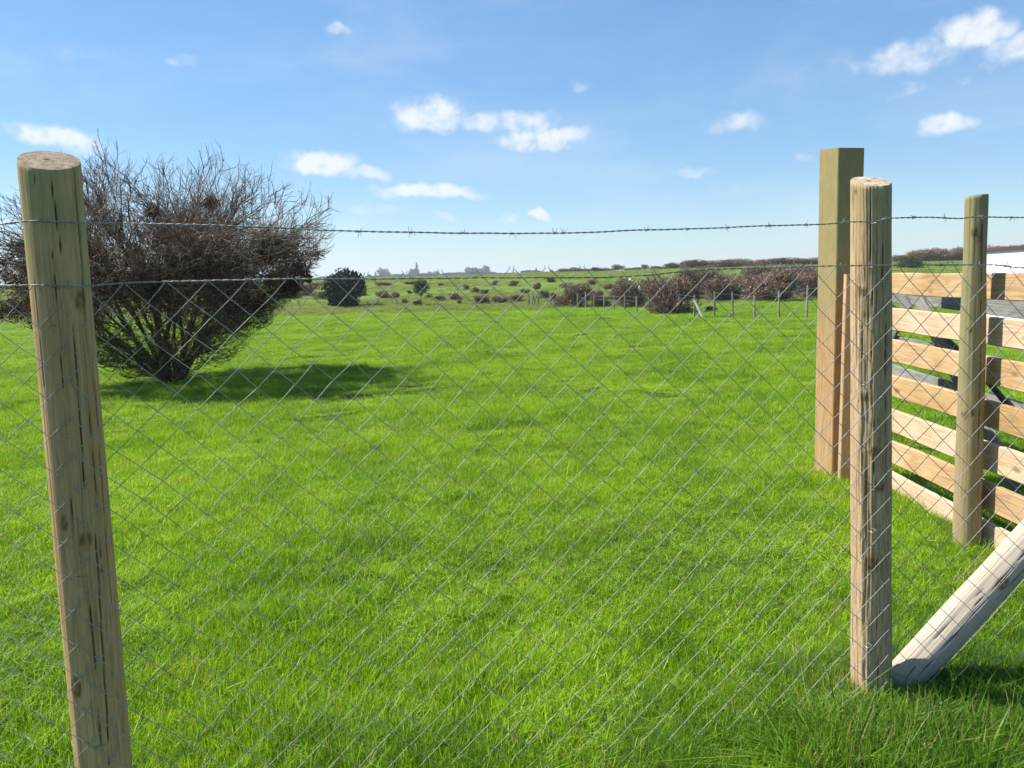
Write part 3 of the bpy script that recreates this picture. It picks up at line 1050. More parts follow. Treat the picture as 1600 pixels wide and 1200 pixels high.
def at_x(px, py, X):
    d = ray(px, py)
    return EYE + d * (X / d.x)


GX = 3.0
gate = empty('old_gate', (GX, 5.0, H(GX, 5.0)))
tag(gate, 'weathered grey field gate with crossed braces leaning behind the pale rails', 'gate')
gy0, gy1 = 4.2, 6.9
for k, z in enumerate((1.24, 1.06, 0.86, 0.62)):
    plank('gate_bar', (GX + .01 * (k % 2), gy0, z - .03), (GX, gy1, z + 0.05), (0.12, .14, .13, .14, .13, .14)[k], 0.022, M_GREY, gate, k * 2.3)
for k, y in enumerate((gy0 + .06, gy1 - .06)):
    plank('gate_stile', (GX + .036, y, -0.04), (GX + .036, y, 1.34), 0.11, 0.03, M_GREY, gate, k + 20, Vector((0, 1, 0)))
plank('gate_brace', (GX - .03, gy0 + 0.2, 0.15), (GX - .03, 5.6, 1.22), 0.12, 0.022, M_GREY, gate, 31)
plank('gate_brace', (GX - .03, gy1 - 0.15, 0.15), (GX - .03, 5.75, 1.22), 0.12, 0.022, M_GREY, gate, 32)
V, Fc = [], []
tube(V, Fc, [(2.86, 4.15, .55), (2.86, 4.35, .66), (2.86, 4.7, 0.86), (2.87, 5.1, 1.02), (2.88, 5.6, 1.12), (2.9, 6.1, 1.25)], 0.018, 8)
hose = mesh_ob('black_pipe', V, Fc, M_HOSE, smooth=True)
tag(hose, 'black plastic pipe slung along the old grey gate', 'pipe')

# ------------------------------------------------------------------ low white shed
SY = 19.0
q0 = at_y(1545, 393.0, SY)
shed = empty('white_shed', (q0.x, SY, H(q0.x, SY)))
tag(shed, 'long low white shed with a thin dark roof edge beyond the rails', 'shed')
zgr = H(q0.x, SY)
wlen, wdep = 8.5, 3.5
wd = Vector((-0.30, -0.95, 0)).normalized()               # its long wall runs back from the camera and faces the sun
shed.location = Vector((q0.x, q0.y, zgr)) - wd * 1.6
shed.rotation_euler = (0, 0, math.atan2(wd.y, wd.x))
zL = q0.z
zR = q0.z
V = [(0, 0, -.1), (wlen, 0, -.1), (wlen, 0, zR - zgr), (0, 0, zL - zgr), (0, wdep, -.1), (wlen, wdep, -.1), (wlen, wdep, zR - zgr), (0, wdep, zL - zgr)]
Fc = [(0, 1, 2, 3), (5, 4, 7, 6), (4, 0, 3, 7), (1, 5, 6, 2)]
mesh_ob('wall', V, Fc, M_SHED, shed)
V2 = []
for (z0, ex) in ((0.002, .06), (0.075, .06)):
    V2 += [(-ex, -ex, zL - zgr + z0), (wlen + ex, -ex, zR - zgr + z0), (wlen + ex, wdep + ex, zR - zgr + z0), (-ex, wdep + ex, zL - zgr + z0)]
mesh_ob('roof', V2, [(3, 2, 1, 0), (4, 5, 6, 7), (0, 1, 5, 4), (1, 2, 6, 5), (2, 3, 7, 6), (3, 0, 4, 7)], M_ROOF, shed)
for k in range(1, 6):
    V, Fc = box_mesh(0.03, 0.012, zL - zgr - .06, 0.002, 0, 1, axis=2)
    b_ = mesh_ob('wall_batten', V, Fc, M_SHED, shed)
    b_.location = (k * 1.12, -0.006, (zL - zgr) / 2)


# ------------------------------------------------------------------ sticks and leaves in bulk
def sticks(P0, P1, r0, r1, sides=3):
    """many separate tapering sticks as arrays"""
    P0, P1 = np.asarray(P0, float), np.asarray(P1, float)
    n = len(P0)
    d = P1 - P0
    d /= np.linalg.norm(d, axis=1, keepdims=True) + 1e-9
    ref = np.where(np.abs(d[:, 2:3]) < 0.9, np.array([[0, 0, 1.0]]), np.array([[1.0, 0, 0]]))
    a = np.cross(d, ref)
    a /= np.linalg.norm(a, axis=1, keepdims=True) + 1e-9
    b = np.cross(d, a)
    r0 = np.broadcast_to(np.asarray(r0, float), (n,))[:, None]
    r1 = np.broadcast_to(np.asarray(r1, float), (n,))[:, None]
    V = np.zeros((n, 2 * sides, 3))
    for k in range(sides):
        an = 2 * math.pi * k / sides
        o = a * math.cos(an) + b * math.sin(an)
        V[:, k] = P0 + o * r0
        V[:, sides + k] = P1 + o * r1
    base = (np.arange(n) * 2 * sides)[:, None]
    fs = []
    for k in range(sides):
        k2 = (k + 1) % sides
        fs.append(np.concatenate([base + k, base + k2, base + sides + k2, base + sides + k], axis=1))
    Fc = np.concatenate(fs)
    return V.reshape(-1, 3), Fc, 2 * sides


def leaves(P, size, g, aspect=0.4, flat=None):
    P = np.asarray(P, float)
    n = len(P)
    d = g.normal(0, 1, (n, 3))
    if flat is not None:
        d = d + flat
    d /= np.linalg.norm(d, axis=1, keepdims=True)
    e = np.cross(d, g.normal(0, 1, (n, 3)))
    e /= np.linalg.norm(e, axis=1, keepdims=True) + 1e-9
    s = (size * g.uniform(0.6, 1.4, n))[:, None]
    V = np.stack([P, P + d * s * .5 + e * s * aspect * .5, P + d * s, P + d * s * .5 - e * s * aspect * .5], axis=1)
    base = (np.arange(n) * 4)[:, None]
    return V.reshape(-1, 3), np.concatenate([base, base + 1, base + 2, base + 3], axis=1), 4


def bulk_mesh(name, chunks, mat, seed=0):
    """join (V, F, verts per piece) chunks into one mesh with a random tone per piece"""
    g = np.random.default_rng(seed)
    Vs, Fs, Cs, off = [], [], [], 0
    for V, Fc, per in chunks:
        Vs.append(V)
        Fs.append(Fc + off)
        c = np.repeat(g.random(len(V) // per), per)
        Cs.append(c)
        off += len(V)
    V, Fc, c = np.concatenate(Vs), np.concatenate(Fs), np.concatenate(Cs)
    me = bpy.data.meshes.new(name)
    me.vertices.add(len(V))
    me.vertices.foreach_set('co', V.astype(np.float32).ravel())
    me.loops.add(Fc.size)
    me.loops.foreach_set('vertex_index', Fc.astype(np.int32).ravel())
    me.polygons.add(len(Fc))
    me.polygons.foreach_set('loop_start', np.arange(0, Fc.size, 4, dtype=np.int32))
    me.polygons.foreach_set('loop_total', np.full(len(Fc), 4, dtype=np.int32))
    me.update(calc_edges=True)
    me.validate()
    col = np.stack([c, g.random(len(c)), c * 0, c * 0 + 1], axis=1)
    set_bl(me, col)
    me.materials.append(mat)
    return me


# ------------------------------------------------------------------ the big bare bush
def build_bush():
    g = random.Random(5)
    B = gnd(268, 602)
    root = empty('bare_bush', B)
    tag(root, 'big leafless bush with dead brown leaf clumps and fanned twigs in the field', 'bush')

    def env(dirv):
        el = math.degrees(math.asin(max(-1, min(1, dirv.z / max(dirv.length, 1e-6)))))
        hx, hy = dirv.x, dirv.y
        hl = math.hypot(hx, hy) + 1e-6
        right = np.interp(el, [0, 12, 18, 25, 30, 35, 38, 41, 50, 59, 80, 90], [.3, .55, .85, 1.4, 1.95, 2.8, 3.5, 4.25, 4.2, 3.9, 3.85, 3.75])
        left = np.interp(el, [0, 12, 18, 24, 30, 36, 45, 59, 80, 90], [.3, .6, 1.0, 1.9, 2.9, 3.5, 4.0, 3.85, 3.9, 3.8])
        k = 0.5 + 0.5 * hx / hl
        return (left + (right - left) * k) * (1 - 0.25 * (abs(hy) / hl) * math.cos(math.radians(el)))

    def grow(p, d, length, r0, r1, nseg, wob, upb):
        pts = [p.copy()]
        d = d.normalized()
        slack = g.uniform(.93, 1.06)
        for k in range(nseg):
            d = (d + Vector((g.gauss(0, wob), g.gauss(0, wob), g.gauss(0, wob) + upb))).normalized()
            q = p + d * (length / nseg)
            if q.length > 0.45 and q.length > env(q) * slack:
                d = (d + Vector((0, 0, .3))).normalized()
                q = p + d * (length / nseg) * .45
                if q.length > env(q) * (slack + .03):
                    q = p + d * (length / nseg) * .12
            p = q
            pts.append(p.copy())
        rad = [r0 + (r1 - r0) * k / nseg for k in range(nseg + 1)]
        return pts, rad

    segs = {1: [], 2: [], 3: []}
    mossy = []
    leafpts = []

    def fork(d, ang):
        a = d.orthogonal().normalized()
        a.rotate(Matrix.Rotation(g.uniform(0, 6.283), 3, d))
        return (d * math.cos(ang) + a * math.sin(ang)).normalized()

    limbs = []
    els = (44, 52, 66, 47, 58, 80, 42, 62, 50, 74, 46, 55)
    nl = 26
    for i in range(nl):
        az = (i + 0.3) / nl * 6.283 + g.uniform(-.2, .2)
        el = R_(els[(i * 5) % 12] + g.uniform(-4, 4))
        d0 = Vector((math.cos(az) * math.cos(el), math.sin(az) * math.cos(el), math.sin(el)))
        st = Vector((g.gauss(0, .08), g.gauss(0, .06), -0.05))
        pts, rad = grow(st, (d0 + Vector((0, 0, .2))).normalized(), min(2.9, env(d0) * 0.74), g.uniform(.024, .050), 0.010, 10, 0.10, -0.01)
        V, Fc = [], []
        tube(V, Fc, pts, rad, 7)
        mesh_ob('limb', V, Fc, M_BARK, root, smooth=True)
        limbs.append(pts)
    starts = [(p, (L_[k + 1] - p).normalized()) for L_ in limbs for k, p in enumerate(L_[:-1]) if k >= 1]
    for n in range(520):
        az = g.uniform(0, 6.283)
        el = R_(g.choice([22, 30, 36, 40, 43, 38, 46, 41, 50, 56, 62, 70, 78]) + g.uniform(-5, 5))
        d0 = Vector((math.cos(az) * math.cos(el), math.sin(az) * math.cos(el), math.sin(el)))
        T = d0 * env(d0) * g.uniform(.62, .97) ** .8
        best, bc = None, 1e9
        for (p, d) in starts:
            v = T - p
            ln = v.length
            if ln < .25:
                continue
            c = ln * (1.75 - v.dot(d) / ln) * g.uniform(.55, 1.6)
            if c < bc:
                best, bc = (p, d), c
        p, d = best
        ln = (T - p).length
        low = T.z < 1.15
        m1 = p + d * ln * .35
        pt1 = []
        for k in range(8):
            t = k / 7
            q = p * (1 - t) ** 2 + m1 * 2 * t * (1 - t) + T * t * t
            q = q + Vector((g.gauss(0, 1), g.gauss(0, 1), g.gauss(0, 1))) * (0.022 if 0 < k else 0)
            pt1.append(q)
        r1_ = min(.016, .006 + .006 * ln)
        for k in range(7):
            ra, rb = r1_ + (0.0045 - r1_) * k / 7, r1_ + (0.0045 - r1_) * (k + 1) / 7
            (mossy if low else segs[1]).append((pt1[k], pt1[k + 1], ra, rb))
        for q in range(8 if low else 9):
            t = g.uniform(.12, 1.0) * 7
            k = min(6, int(t))
            p2 = pt1[k].lerp(pt1[k + 1], min(1, t - k))
            d2 = fork((pt1[k + 1] - pt1[k]).normalized(), R_(g.uniform(18, 52)))
            pt2, rd2 = grow(p2, d2, g.uniform(.25, .6), 0.0055, 0.0034, 4, 0.15, 0.05)
            for a, b, ra, rb in zip(pt2, pt2[1:], rd2, rd2[1:]):
                (mossy if low else segs[2]).append((a, b, ra, rb))
            leafpts.append((pt2[2], (pt2[3] - pt2[1] + Vector((0, 0, 1e-4))).normalized()))
            for w in range(5):
                k = g.randrange(1, 5)
                dd = pt2[k] - pt2[k - 1]
                if dd.length < 1e-3:
                    continue
                d3 = fork(dd.normalized(), R_(g.uniform(15, 60)))
                pt3, rd3 = grow(pt2[k], d3, g.uniform(.10, .28), 0.0034, 0.0018, 3, 0.18, 0.06)
                for a, b, ra, rb in zip(pt3, pt3[1:], rd3, rd3[1:]):
                    (mossy if low else segs[3]).append((a, b, ra, rb))

    def tw(name, lst, mat, seed):
        A = np.array([[*a, *b, ra, rb] for a, b, ra, rb in lst])
        V, Fc, per = sticks(A[:, :3], A[:, 3:6], A[:, 6], A[:, 7], 3)
        me = bulk_mesh(name, [(V, Fc, per)], mat, seed)
        o = bpy.data.objects.new(name, me)
        C.objects.link(o)
        o.parent = root
        o['kind'] = 'stuff'
        print(name, len(Fc))
    tw('branches', segs[1], M_TWIG, 1)
    tw('twigs', segs[2] + segs[3], M_TWIG, 2)
    tw('low_twigs', mossy, M_MOSSY, 3)
    # dead leaves: thick in the belt at half height, sparse above
    gg = np.random.default_rng(4)
    P, D = [], []
    for (p, d) in leafpts:
        z = p.z
        k = math.exp(-((z - 1.62) / 0.52) ** 2) * (0.5 + 0.9 * (0.5 + noise.noise(Vector(p) * 1.9)))
        if z < 0.95:
            k *= 0.15
        if g.random() < 0.8 * k + 0.01:
            n = g.randrange(16, 40)
            c = gg.normal(0, .055, (n, 3)) + np.array(p)
            P.append(c)
            D.append(np.repeat(np.array([[d.x, d.y, -.55]]), n, axis=0))
    P, D = np.concatenate(P), np.concatenate(D)
    me = bulk_mesh('dead_leaves', [leaves(P, 0.07, gg, 0.20, D)], M_DEAD, 9)
    o = bpy.data.objects.new('dead_leaves', me)
    C.objects.link(o)
    o.parent = root
    o['kind'] = 'stuff'
    print('dead leaves', len(P))
    # thick hanging clumps and knots of old growth
    spots = [(20, 482, .26, 1.3), (55, 470, .16, .9), (35, 385, .09, .7), (62, 366, .07, .6), (330, 315, .13, .6), (430, 435, .20, .8), (455, 445, .16, .7), (300, 420, .22, .6),
             (395, 470, .18, .9), (210, 400, .22, .6), (415, 395, .15, .6), (345, 450, .22, .7), (480, 433, .06, .6), (180, 450, .22, .8), (270, 455, .24, .6), (240, 330, .10, .6), (440, 380, .10, .6)]
    for (x, y, s, asp) in spots:
        c = at_y(x, y, B.y - g.uniform(-.3, .5)) - B
        n = int(2600 * s)
        q = gg.normal(0, 1, (n, 3)) * np.array([s * asp, s * .8, s * .62]) * .5 + np.array(c)
        a = gg.normal(0, 1, (n // 4, 3)) * np.array([s * asp, s * .8, s * .6]) * .5 + np.array(c)
        e = a + gg.normal(0, 1, (n // 4, 3)) * 0.09 + np.array([0, 0, -.05])
        me = bulk_mesh('leaf_clump', [leaves(q, 0.085, gg, 0.24, np.array([[0, 0, -.7]])), sticks(a, e, .004, .002)], M_DEAD, int(x))
        o = bpy.data.objects.new('leaf_clump', me)
        C.objects.link(o)
        o.parent = root
        o['kind'] = 'stuff'


build_bush()


# ------------------------------------------------------------------ background scrub, trees, stakes
def scrub_mesh(name, seed, mat, n=2400, flat=0.75):
    """unit shrub: 1 m wide, 1 m tall dome of twigs from the ground"""
    g = np.random.default_rng(seed)
    lob = [(g.uniform(-.3, .3), g.uniform(-.3, .3), g.uniform(.22, .7), g.uniform(.18, .3)) for _ in range(9)] + [(-.2, 0, .2, .27), (.2, 0, .2, .27), (0, 0, .3, .3)]
    P = []
    while len(P) < n:
        l = lob[g.integers(len(lob))]
        v = g.normal(0, 1, 3)
        v /= np.linalg.norm(v)
        rr = l[3] * g.random() ** 0.4
        p = np.array([l[0], l[1], l[2]]) + v * rr * np.array([1, 1, .8])
        if p[2] > 0.0:
            P.append(p)
    P = np.array(P)
    d = P - np.array([0, 0, -.1])
    d /= np.linalg.norm(d, axis=1, keepdims=True)
    d += g.normal(0, .42, d.shape)
    d /= np.linalg.norm(d, axis=1, keepdims=True)
    L = g.uniform(.06, .16, (n, 1))
    ch = [sticks(P - d * L * .5, P + d * L * .5, .0065, .003)]
    m = n // 8
    foot = g.normal(0, .06, (m, 3)) * np.array([1, 1, 0])
    ch.append(sticks(foot, P[:m], .012, .005))
    ch.append(leaves(P[: n // 2] + g.normal(0, .02, (n // 2, 3)), .05, g, .5))
    return bulk_mesh(name, ch, mat, seed)


def crown_mesh(name, seed, mat, shape='round', n=3200, leaf=0.07):
    """unit crown: 1 m wide, base at 0, top at 1"""
    g = np.random.default_rng(seed)
    P = []
    if shape == 'conifer':
        z = g.random(n) ** 1.3
        r = (1 - z) * 0.5 * (0.65 + 0.35 * np.sin(z * 38)) * g.random(n) ** .5
        a = g.uniform(0, 6.283, n)
        P = np.stack([r * np.cos(a), r * np.sin(a), z], axis=1)
    else:
        k = 9
        lob = [(g.uniform(-.27, .27), g.uniform(-.27, .27), g.uniform(.28, .74), g.uniform(.18, .26)) for _ in range(k)]
        lob += [(0, 0, .5, .36), (0, 0, .3, .3)]
        while len(P) < n:
            l = lob[g.integers(len(lob))]
            v = g.normal(0, 1, 3)
            v /= np.linalg.norm(v)
            P.append(np.array(l[:3]) + v * l[3] * g.random() ** .35)
        P = np.array(P)
        P[:, 2] = np.clip(P[:, 2], 0.0, 1.0)
    return bulk_mesh(name, [leaves(P, leaf, g, .6)], mat, seed)


def trunk_mesh(name):
    V, Fc = [], []
    tube(V, Fc, [(0, 0, -.1), (0.01, 0, .25), (-.01, .01, .6), (0.02, 0, 1)], [.055, .045, .038, .02], 6)
    tube(V, Fc, [(-.01, .01, .5), (.12, .03, .85)], [.025, .01], 5)
    tube(V, Fc, [(-.01, .01, .55), (-.13, -.03, .9)], [.025, .01], 5)
    me = bpy.data.meshes.new(name)
    me.from_pydata(V, [], Fc)
    me.materials.append(M_BARK)
    return me


SCRUB = [scrub_mesh('scrub_bush', 40 + k, M_SCRUB) for k in range(4)]
GREEN_SCRUB = scrub_mesh('scrub_bush', 95, mat_leaf('olive_twigs', (0.035, 0.055, 0.018), (0.07, 0.10, 0.03), (0.12, 0.15, 0.05), 0.1))
TRUNK = trunk_mesh('trunk')
EVER = crown_mesh('crown', 61, M_EVER, n=11000, leaf=.06)
YOUNG = crown_mesh('crown', 62, M_GREENT, n=2600, leaf=.08)
FARC = [crown_mesh('crown', 63, M_FART, n=1500, leaf=.10), crown_mesh('crown', 64, M_FART, n=1500, leaf=.10), crown_mesh('crown', 65, M_FART, 'conifer', n=1500, leaf=.10)]
BARE = [scrub_mesh('crown', 70 + k, M_SCRUB, 1500) for k in range(2)]


def inst(name, me, loc, sx, sz, parent=None, rz=None):
    o = bpy.data.objects.new(name, me)
    C.objects.link(o)
    o.location = loc
    o.scale = (sx, sx, sz)
    o.rotation_euler = (0, 0, random.uniform(0, 6.28) if rz is None else rz)
    if parent:
        o.parent = parent
    return o


def scrub(x, yb, yt, w, label, group=None, dist=None):
    if dist:
        p = at_y(x, yb, dist)
        p.z = H(p.x, p.y)
    else:
        p = gnd(x, yb)
    zc = (p - EYE).dot(FW)
    s = zc / F_PX
    hh = max(0.3, (yb - yt) * s)
    o = inst('scrub_bush', random.choice(SCRUB), p - Vector((0, 0, .1 * hh)), w * s * 1.14, 1.2 * hh)
    return tag(o, label, 'bush', group)


def tree(x, yb, yt, w, crown, label, group, dist=None, trunk_f=0.35, name='tree'):
    if dist:
        p = at_y(x, yb, dist)
        p.z = H(p.x, p.y)
    else:
        p = gnd(x, yb)
    s = (p - EYE).dot(FW) / F_PX
    top = at_y(x, yt, p.y).z
    h = max(0.8, top - p.z)
    root = empty(name, p)
    tag(root, label, 'tree', group)
    inst('crown', crown, (0, 0, h * trunk_f * .8 if trunk_f > .1 else -.5 * h), w * s * (1.1 if trunk_f > .1 else 1.35), h * (1 - trunk_f * .8) if trunk_f > .1 else 1.8 * h, root)
    inst('trunk', TRUNK, (0, 0, 0), max(.35 * w * s, h * .25), h * max(.5, trunk_f + .2), root)
    return root


# the bushes behind the field fence, each told apart
for (x, yb, yt, w, lab) in [
        (897, 480, 438, 52, 'rounded brown bush at the far end of the wire stake line'),
        (937, 481, 451, 34, 'low brown bush between two bigger bushes behind the wire stakes'),
        (987, 481, 433, 58, 'brown bush with pale scraps caught in it behind the wire stakes'),
        (1052, 490, 423, 82, 'largest brown bush, touching the stake with the slanting prop'),
        (1130, 470, 428, 74, 'brown bush standing right of the slanting prop behind the stake line'),
        (1206, 470, 415, 98, 'wide dark brown bush left of the tall squared post'),
        (1268, 466, 420, 52, 'brown bush partly hidden behind the tall squared post')]:
    scrub(x, yb, yt, w, lab, 'bushes behind the field fence')
M_SCRAP = mat_simple('pale_plastic', (0.62, 0.58, 0.50), (0.74, 0.70, 0.62), 9, 0.6, 0.3)
_b = gnd(987, 481)
for (x, y, sz, lab) in [(1000, 450, .16, 'larger pale scrap of plastic caught in the brown bush behind the stakes'), (983, 438, .11, 'smaller pale plastic scrap near the top of the brown bush')]:
    gq = random.Random(x)
    V = [((i - 1) * sz * .5 + gq.uniform(-.03, .03), gq.uniform(-.06, .06), (j - 1) * sz * .7 + gq.uniform(-.03, .03)) for j in range(3) for i in range(3)]
    Fc = [(j * 3 + i, j * 3 + i + 1, j * 3 + i + 4, j * 3 + i + 3) for j in range(2) for i in range(2)]
    q = at_y(x, y, _b.y - (1.25 if y > 445 else .7))
    tag(mesh_ob('plastic_scrap', V, Fc, M_SCRAP, loc=q), lab, 'litter', 'scraps caught in the bush')
for (x, yb, yt, w, lab) in [(1078, 468, 412, 52, 'tall reddish brown bush rising behind the largest bush'),
                            (1160, 455, 425, 50, 'brown bush on the slope between two fence-side bushes'),
                            (1020, 462, 434, 48, 'small brown bush on the slope left of the largest bush'),
                            (1105, 452, 416, 56, 'brown bush high on the slope above the slanting prop'), (1186, 446, 411, 66, 'broad brown bush high on the slope above the wide dark one'),
                            (1240, 444, 410, 60, 'brown bush high on the slope just left of the tall squared post')]:
    scrub(x, yb, yt, w, lab, 'bushes on the slope behind the fence')
def slope_label(x, yb):
    if yb > 472:
        return 'low brown scrub bush at the slope foot, ' + ('left of the heap of pale stakes' if x < 830 else 'right of the slanting prop')
    if x < 520:
        return 'brown scrub between the big bare bush and the dark evergreen'
    if x < 655:
        return 'small brown scrub bush on the slope between evergreen and young tree'
    if x < 765:
        return ('small brown scrub bush high' if yb < 462 else 'brown scrub bush low') + ' on the slope just right of the young tree'
    if x < 848:
        return ('small brown scrub bush high' if yb < 455 else 'brown scrub bush low') + ' on the slope above the heap of pale stakes'
    return 'small brown scrub bush on the slope behind the bushes of the stake fence'


for (x, yb, w, h) in [(599, 467, 22, 14), (617, 467, 17, 12), (689, 470, 18, 9), (711, 469, 20, 12), (752, 476, 26, 16), (781, 475, 26, 13), (805, 471, 22, 12), (839, 452, 14, 12), (774, 446, 12, 9),
                      (803, 447, 14, 9), (728, 452, 10, 8), (742, 457, 15, 9), (758, 460, 14, 9), (502, 468, 24, 14), (566, 462, 18, 14), (633, 474, 12, 8), (718, 475, 9, 7), (560, 452, 22, 8),
                      (600, 446, 30, 6), (640, 444, 20, 5), (690, 447, 12, 5), (820, 460, 14, 9), (850, 466, 16, 14), (864, 470, 14, 14), (860, 441, 14, 10), (640, 459, 10, 6), (670, 466, 12, 7),
                      (480, 462, 30, 20), (455, 466, 30, 24), (490, 452, 26, 12), (530, 460, 14, 10), (925, 446, 16, 10), (950, 452, 18, 10), (965, 470, 30, 22), (1035, 470, 36, 26), (915, 470, 30, 20), (1110, 488, 20, 8), (880, 450, 14, 9)]:
    scrub(x, yb, yb - h, w, slope_label(x, yb), 'scrub on the far slope')
scrub(653, 477, 466, 16, 'low green shrub at the foot of the young round-crowned tree').data = GREEN_SCRUB
# dark evergreen and the little round tree at the field edge
tree(541, 478, 431, 49, EVER, 'dense dark evergreen bush-like tree at the far field edge', None, trunk_f=0.04, name='evergreen_tree')
tree(658, 478, 434, 29, YOUNG, 'small bright green tree with a round crown and bare stem at the field edge', None, trunk_f=0.42, name='young_tree')
# hedge mounds along the crest on the right
CR = 'leafless brown thicket along the skyline of the hill'
for (x, yb, yt, w, d) in [(880, 431, 423, 24, 150), (902, 431, 421, 30, 150), (925, 430, 421, 34, 150), (945, 430, 423, 26, 150), (990, 428, 422, 30, 150), (1030, 427, 420, 34, 150), (1050, 426, 415, 30, 150), (1080, 424, 408, 40, 150),
                          (1112, 422, 409, 44, 150), (1145, 421, 406, 60, 150), (1180, 421, 408, 44, 150), (1215, 419, 404, 60, 150), (1250, 418, 405, 50, 150), (1285, 418, 405, 50, 150), (1320, 417, 402, 50, 150),
                          (1360, 416, 404, 50, 150), (1405, 415, 402, 40, 150), (1440, 414, 394, 54, 150), (1475, 413, 391, 52, 150), (1510, 412, 389, 50, 150), (1545, 411, 388, 50, 150), (1585, 410, 386, 60, 150), (1640, 410, 386, 80, 150)]:
    scrub(x, yb, yt, w, CR, 'thickets along the skyline', d)
scrub(1422, 427, 406, 40, 'olive green bush between the flaking post and the narrow round post', None, 95).data = GREEN_SCRUB
# trees on the far plain
FT = ['hazy round tree far off on the skyline plain', 'hazy broad tree far off on the skyline plain', 'hazy pointed conifer far off on the skyline plain']
for (x, yt, w, k, d) in [(503, 433, 12, 0, 900), (515, 432, 10, 1, 900), (576, 430, 9, 1, 1000), (587, 428, 9, 2, 950), (601, 421, 17, 0, 820), (620, 429, 12, 1, 950), (630, 428, 11, 0, 950), (646, 421, 14, 0, 850),
                         (652, 417, 11, 2, 850), (672, 426, 11, 1, 950), (683, 425, 13, 0, 950), (698, 427, 11, 1, 1000), (708, 428, 9, 0, 1000), (735, 419, 14, 0, 850), (744, 420, 10, 1, 850), (753, 421, 10, 1, 850), (761, 417, 13, 0, 850),
                         (802, 423, 6, 2, 1000), (825, 423, 7, 1, 1000), (838, 421, 8, 2, 900), (20, 448, 20, 1, 900), (480, 432, 14, 0, 1000), (540, 431, 14, 1, 1000)]:
    tree(x, 431 + (800 - x) * .0297, yt, w, FARC[k], FT[k], 'trees on the far plain', d, 0.02)
for (x, h, w, d) in [(505, 7, 44, 700), (545, 6, 40, 700), (585, 6, 50, 640), (625, 7, 50, 700), (665, 7, 46, 650), (705, 7, 44, 700), (748, 7, 50, 640), (790, 5, 50, 700), (835, 7, 40, 600), (30, 8, 80, 600)]:
    yy = 431 + (800 - x) * .0297
    hd = tree(x, yy, yy - h, w, FARC[x % 2], 'long hazy hedge low on the skyline plain', 'hedges on the far plain', d, 0.02, 'far_hedge')
    hd['category'] = 'hedge'
BT = 'bare grey tree rising from the skyline thicket'
for (x, yt, w, d) in [(862, 419, 8, 260), (965, 411, 22, 220), (958, 416, 14, 220), (1007, 411, 14, 240), (1024, 414, 8, 240), (1052, 406, 16, 230), (1066, 403, 14, 230), (1097, 408, 14, 230), (1193, 408, 9, 260), (1270, 402, 16, 230), (1482, 386, 18, 230), (1450, 391, 14, 230)]:
    tree(x, 431 + (800 - x) * .0297, yt, w, BARE[int(x) % 2], BT, 'bare trees on the skyline', d, 0.13)


def stake(x, yt, yb, r=0.045, lean=0.0, label=None, group=None, name='fence_stake'):
    p = gnd(x, yb)
    s = (p - EYE).dot(FW) / F_PX
    h = (yb - yt) * s
    V, Fc = [], []
    tube(V, Fc, [(0, 0, -.1), (lean * h * .5, 0, h * .5), (lean * h, 0, h)], [r, r * .95, r * .85], 7)
    o = mesh_ob(name, V, Fc, M_FARPOST, smooth=False)
    o.location = p
    tag(o, label, 'fence stake', group)
    return p, h


ORD = ['', 'first', 'second', 'third', 'fourth', 'fifth', 'sixth', 'seventh', 'eighth', 'ninth', 'tenth', 'eleventh', 'twelfth', 'thirteenth', 'fourteenth', 'fifteenth']
line = []
for (x, yt, yb) in [(860, 462, 476), (871, 462, 476), (891, 457, 478), (902.5, 459, 480.5), (915.4, 456, 483), (928, 461, 482.5), (944, 462, 483), (960, 462, 485), (976.5, 461, 486), (995, 463, 488.5), (1013.6, 460, 488),
                    (1034.7, 459.5, 491), (1060, 458, 491), (1085, 461, 495), (1116, 456, 495), (1145, 457.5, 496), (1179, 462, 499), (1217, 455, 498.5), (1260, 447, 498), (1306, 446, 500), (1360, 444, 502), (1420, 442, 504)]:
    k = len(line) - 13
    FS = ('grey wooden stake that the pale slanting prop leans on' if k == 0 else
          f'thin grey wooden fence stake, {ORD[abs(k)]} to the {"left" if k < 0 else "right"} of the slanting prop')
    line.append(stake(x, yt, yb, 0.042, random.uniform(-.03, .03), FS, 'stakes along the field edge'))
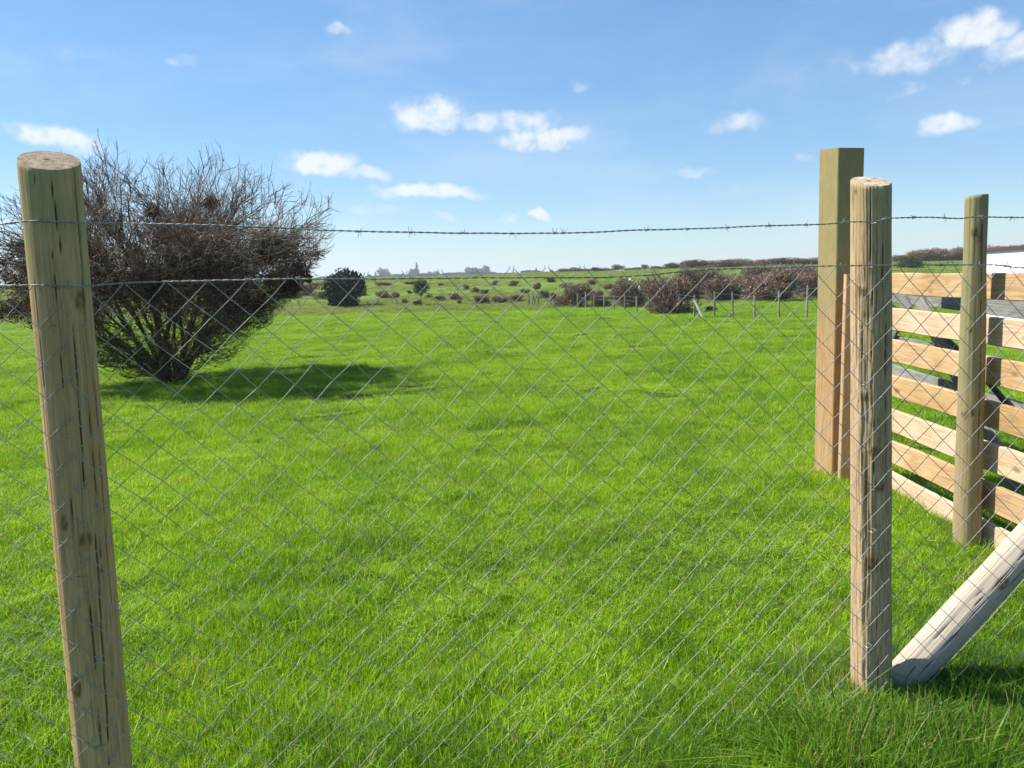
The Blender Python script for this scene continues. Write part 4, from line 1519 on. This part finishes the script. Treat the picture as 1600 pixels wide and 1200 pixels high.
for (x, yt, yb, w_) in [(466, 468, 477, 'by the right edge of the bare bush'), (517.5, 465, 475, 'just left of the evergreen'), (575, 470, 477, 'just right of the evergreen'),
                        (591, 466, 477, 'second to the right of the evergreen'), (620, 468, 477, 'midway between evergreen and young tree')]:
    stake(x, yt, yb, 0.04, random.uniform(-.03, .03), 'thin dark stake at the far field edge, ' + w_, 'stakes near the evergreen')
for (x, yt, yb, ln) in [(824, 462, 477, .25), (828, 458, 477, -.1), (832, 455, 477, .05), (834, 457, 477, .3), (837, 463, 477, -.25), (841, 461, 477, .1)]:
    stake(x, yt, yb, 0.04, ln, 'pale stake leaning in a loose heap at the field edge', 'heap of pale stakes', 'leaning_stake')
p0, p1 = gnd(1099, 497), gnd(1085, 495)
V, Fc = [], []
tube(V, Fc, [(0, 0, -.05), tuple(p1 + Vector((0, 0, 0.62)) - p0)], [.05, .045], 7)
o = mesh_ob('brace_pole', V, Fc, M_FARPOST)
o.location = p0
tag(o, 'pale slanting prop pole against a stake of the field fence', 'prop')
for k in (0.92, 0.66):
    V, Fc = [], []
    tube(V, Fc, [p + Vector((0, -0.05, h * k)) - line[0][0] for p, h in line], 0.0035, 4)
    o = mesh_ob('fence_wire', V, Fc, M_WIRE)
    o.location = line[0][0]
    tag(o, 'top wire strung along the field edge stakes' if k > .8 else 'lower wire strung along the field edge stakes', 'wire')

# ------------------------------------------------------------------ air
HAZE = 0.00042
if HAZE:
    m, t = new_mat('haze_air')
    vol = nd(t, 'ShaderNodeVolumePrincipled', {'Color': (0.80, 0.88, 1.0, 1), 'Density': HAZE, 'Anisotropy': 0.2})
    nd(t, 'ShaderNodeOutputMaterial', {'Volume': vol.outputs[0]})
    x, y0, y1, z0, z1 = 26000, -70, 2750, -3.0, 26
    V = [(-x, y0, z0), (x, y0, z0), (x, y1, z0), (-x, y1, z0), (-x, y0, z1), (x, y0, z1), (x, y1, z1), (-x, y1, z1)]
    hz = mesh_ob('haze', V, [(3, 2, 1, 0), (4, 5, 6, 7), (0, 1, 5, 4), (1, 2, 6, 5), (2, 3, 7, 6), (3, 0, 4, 7)], m)
    tag(hz, kind='stuff')
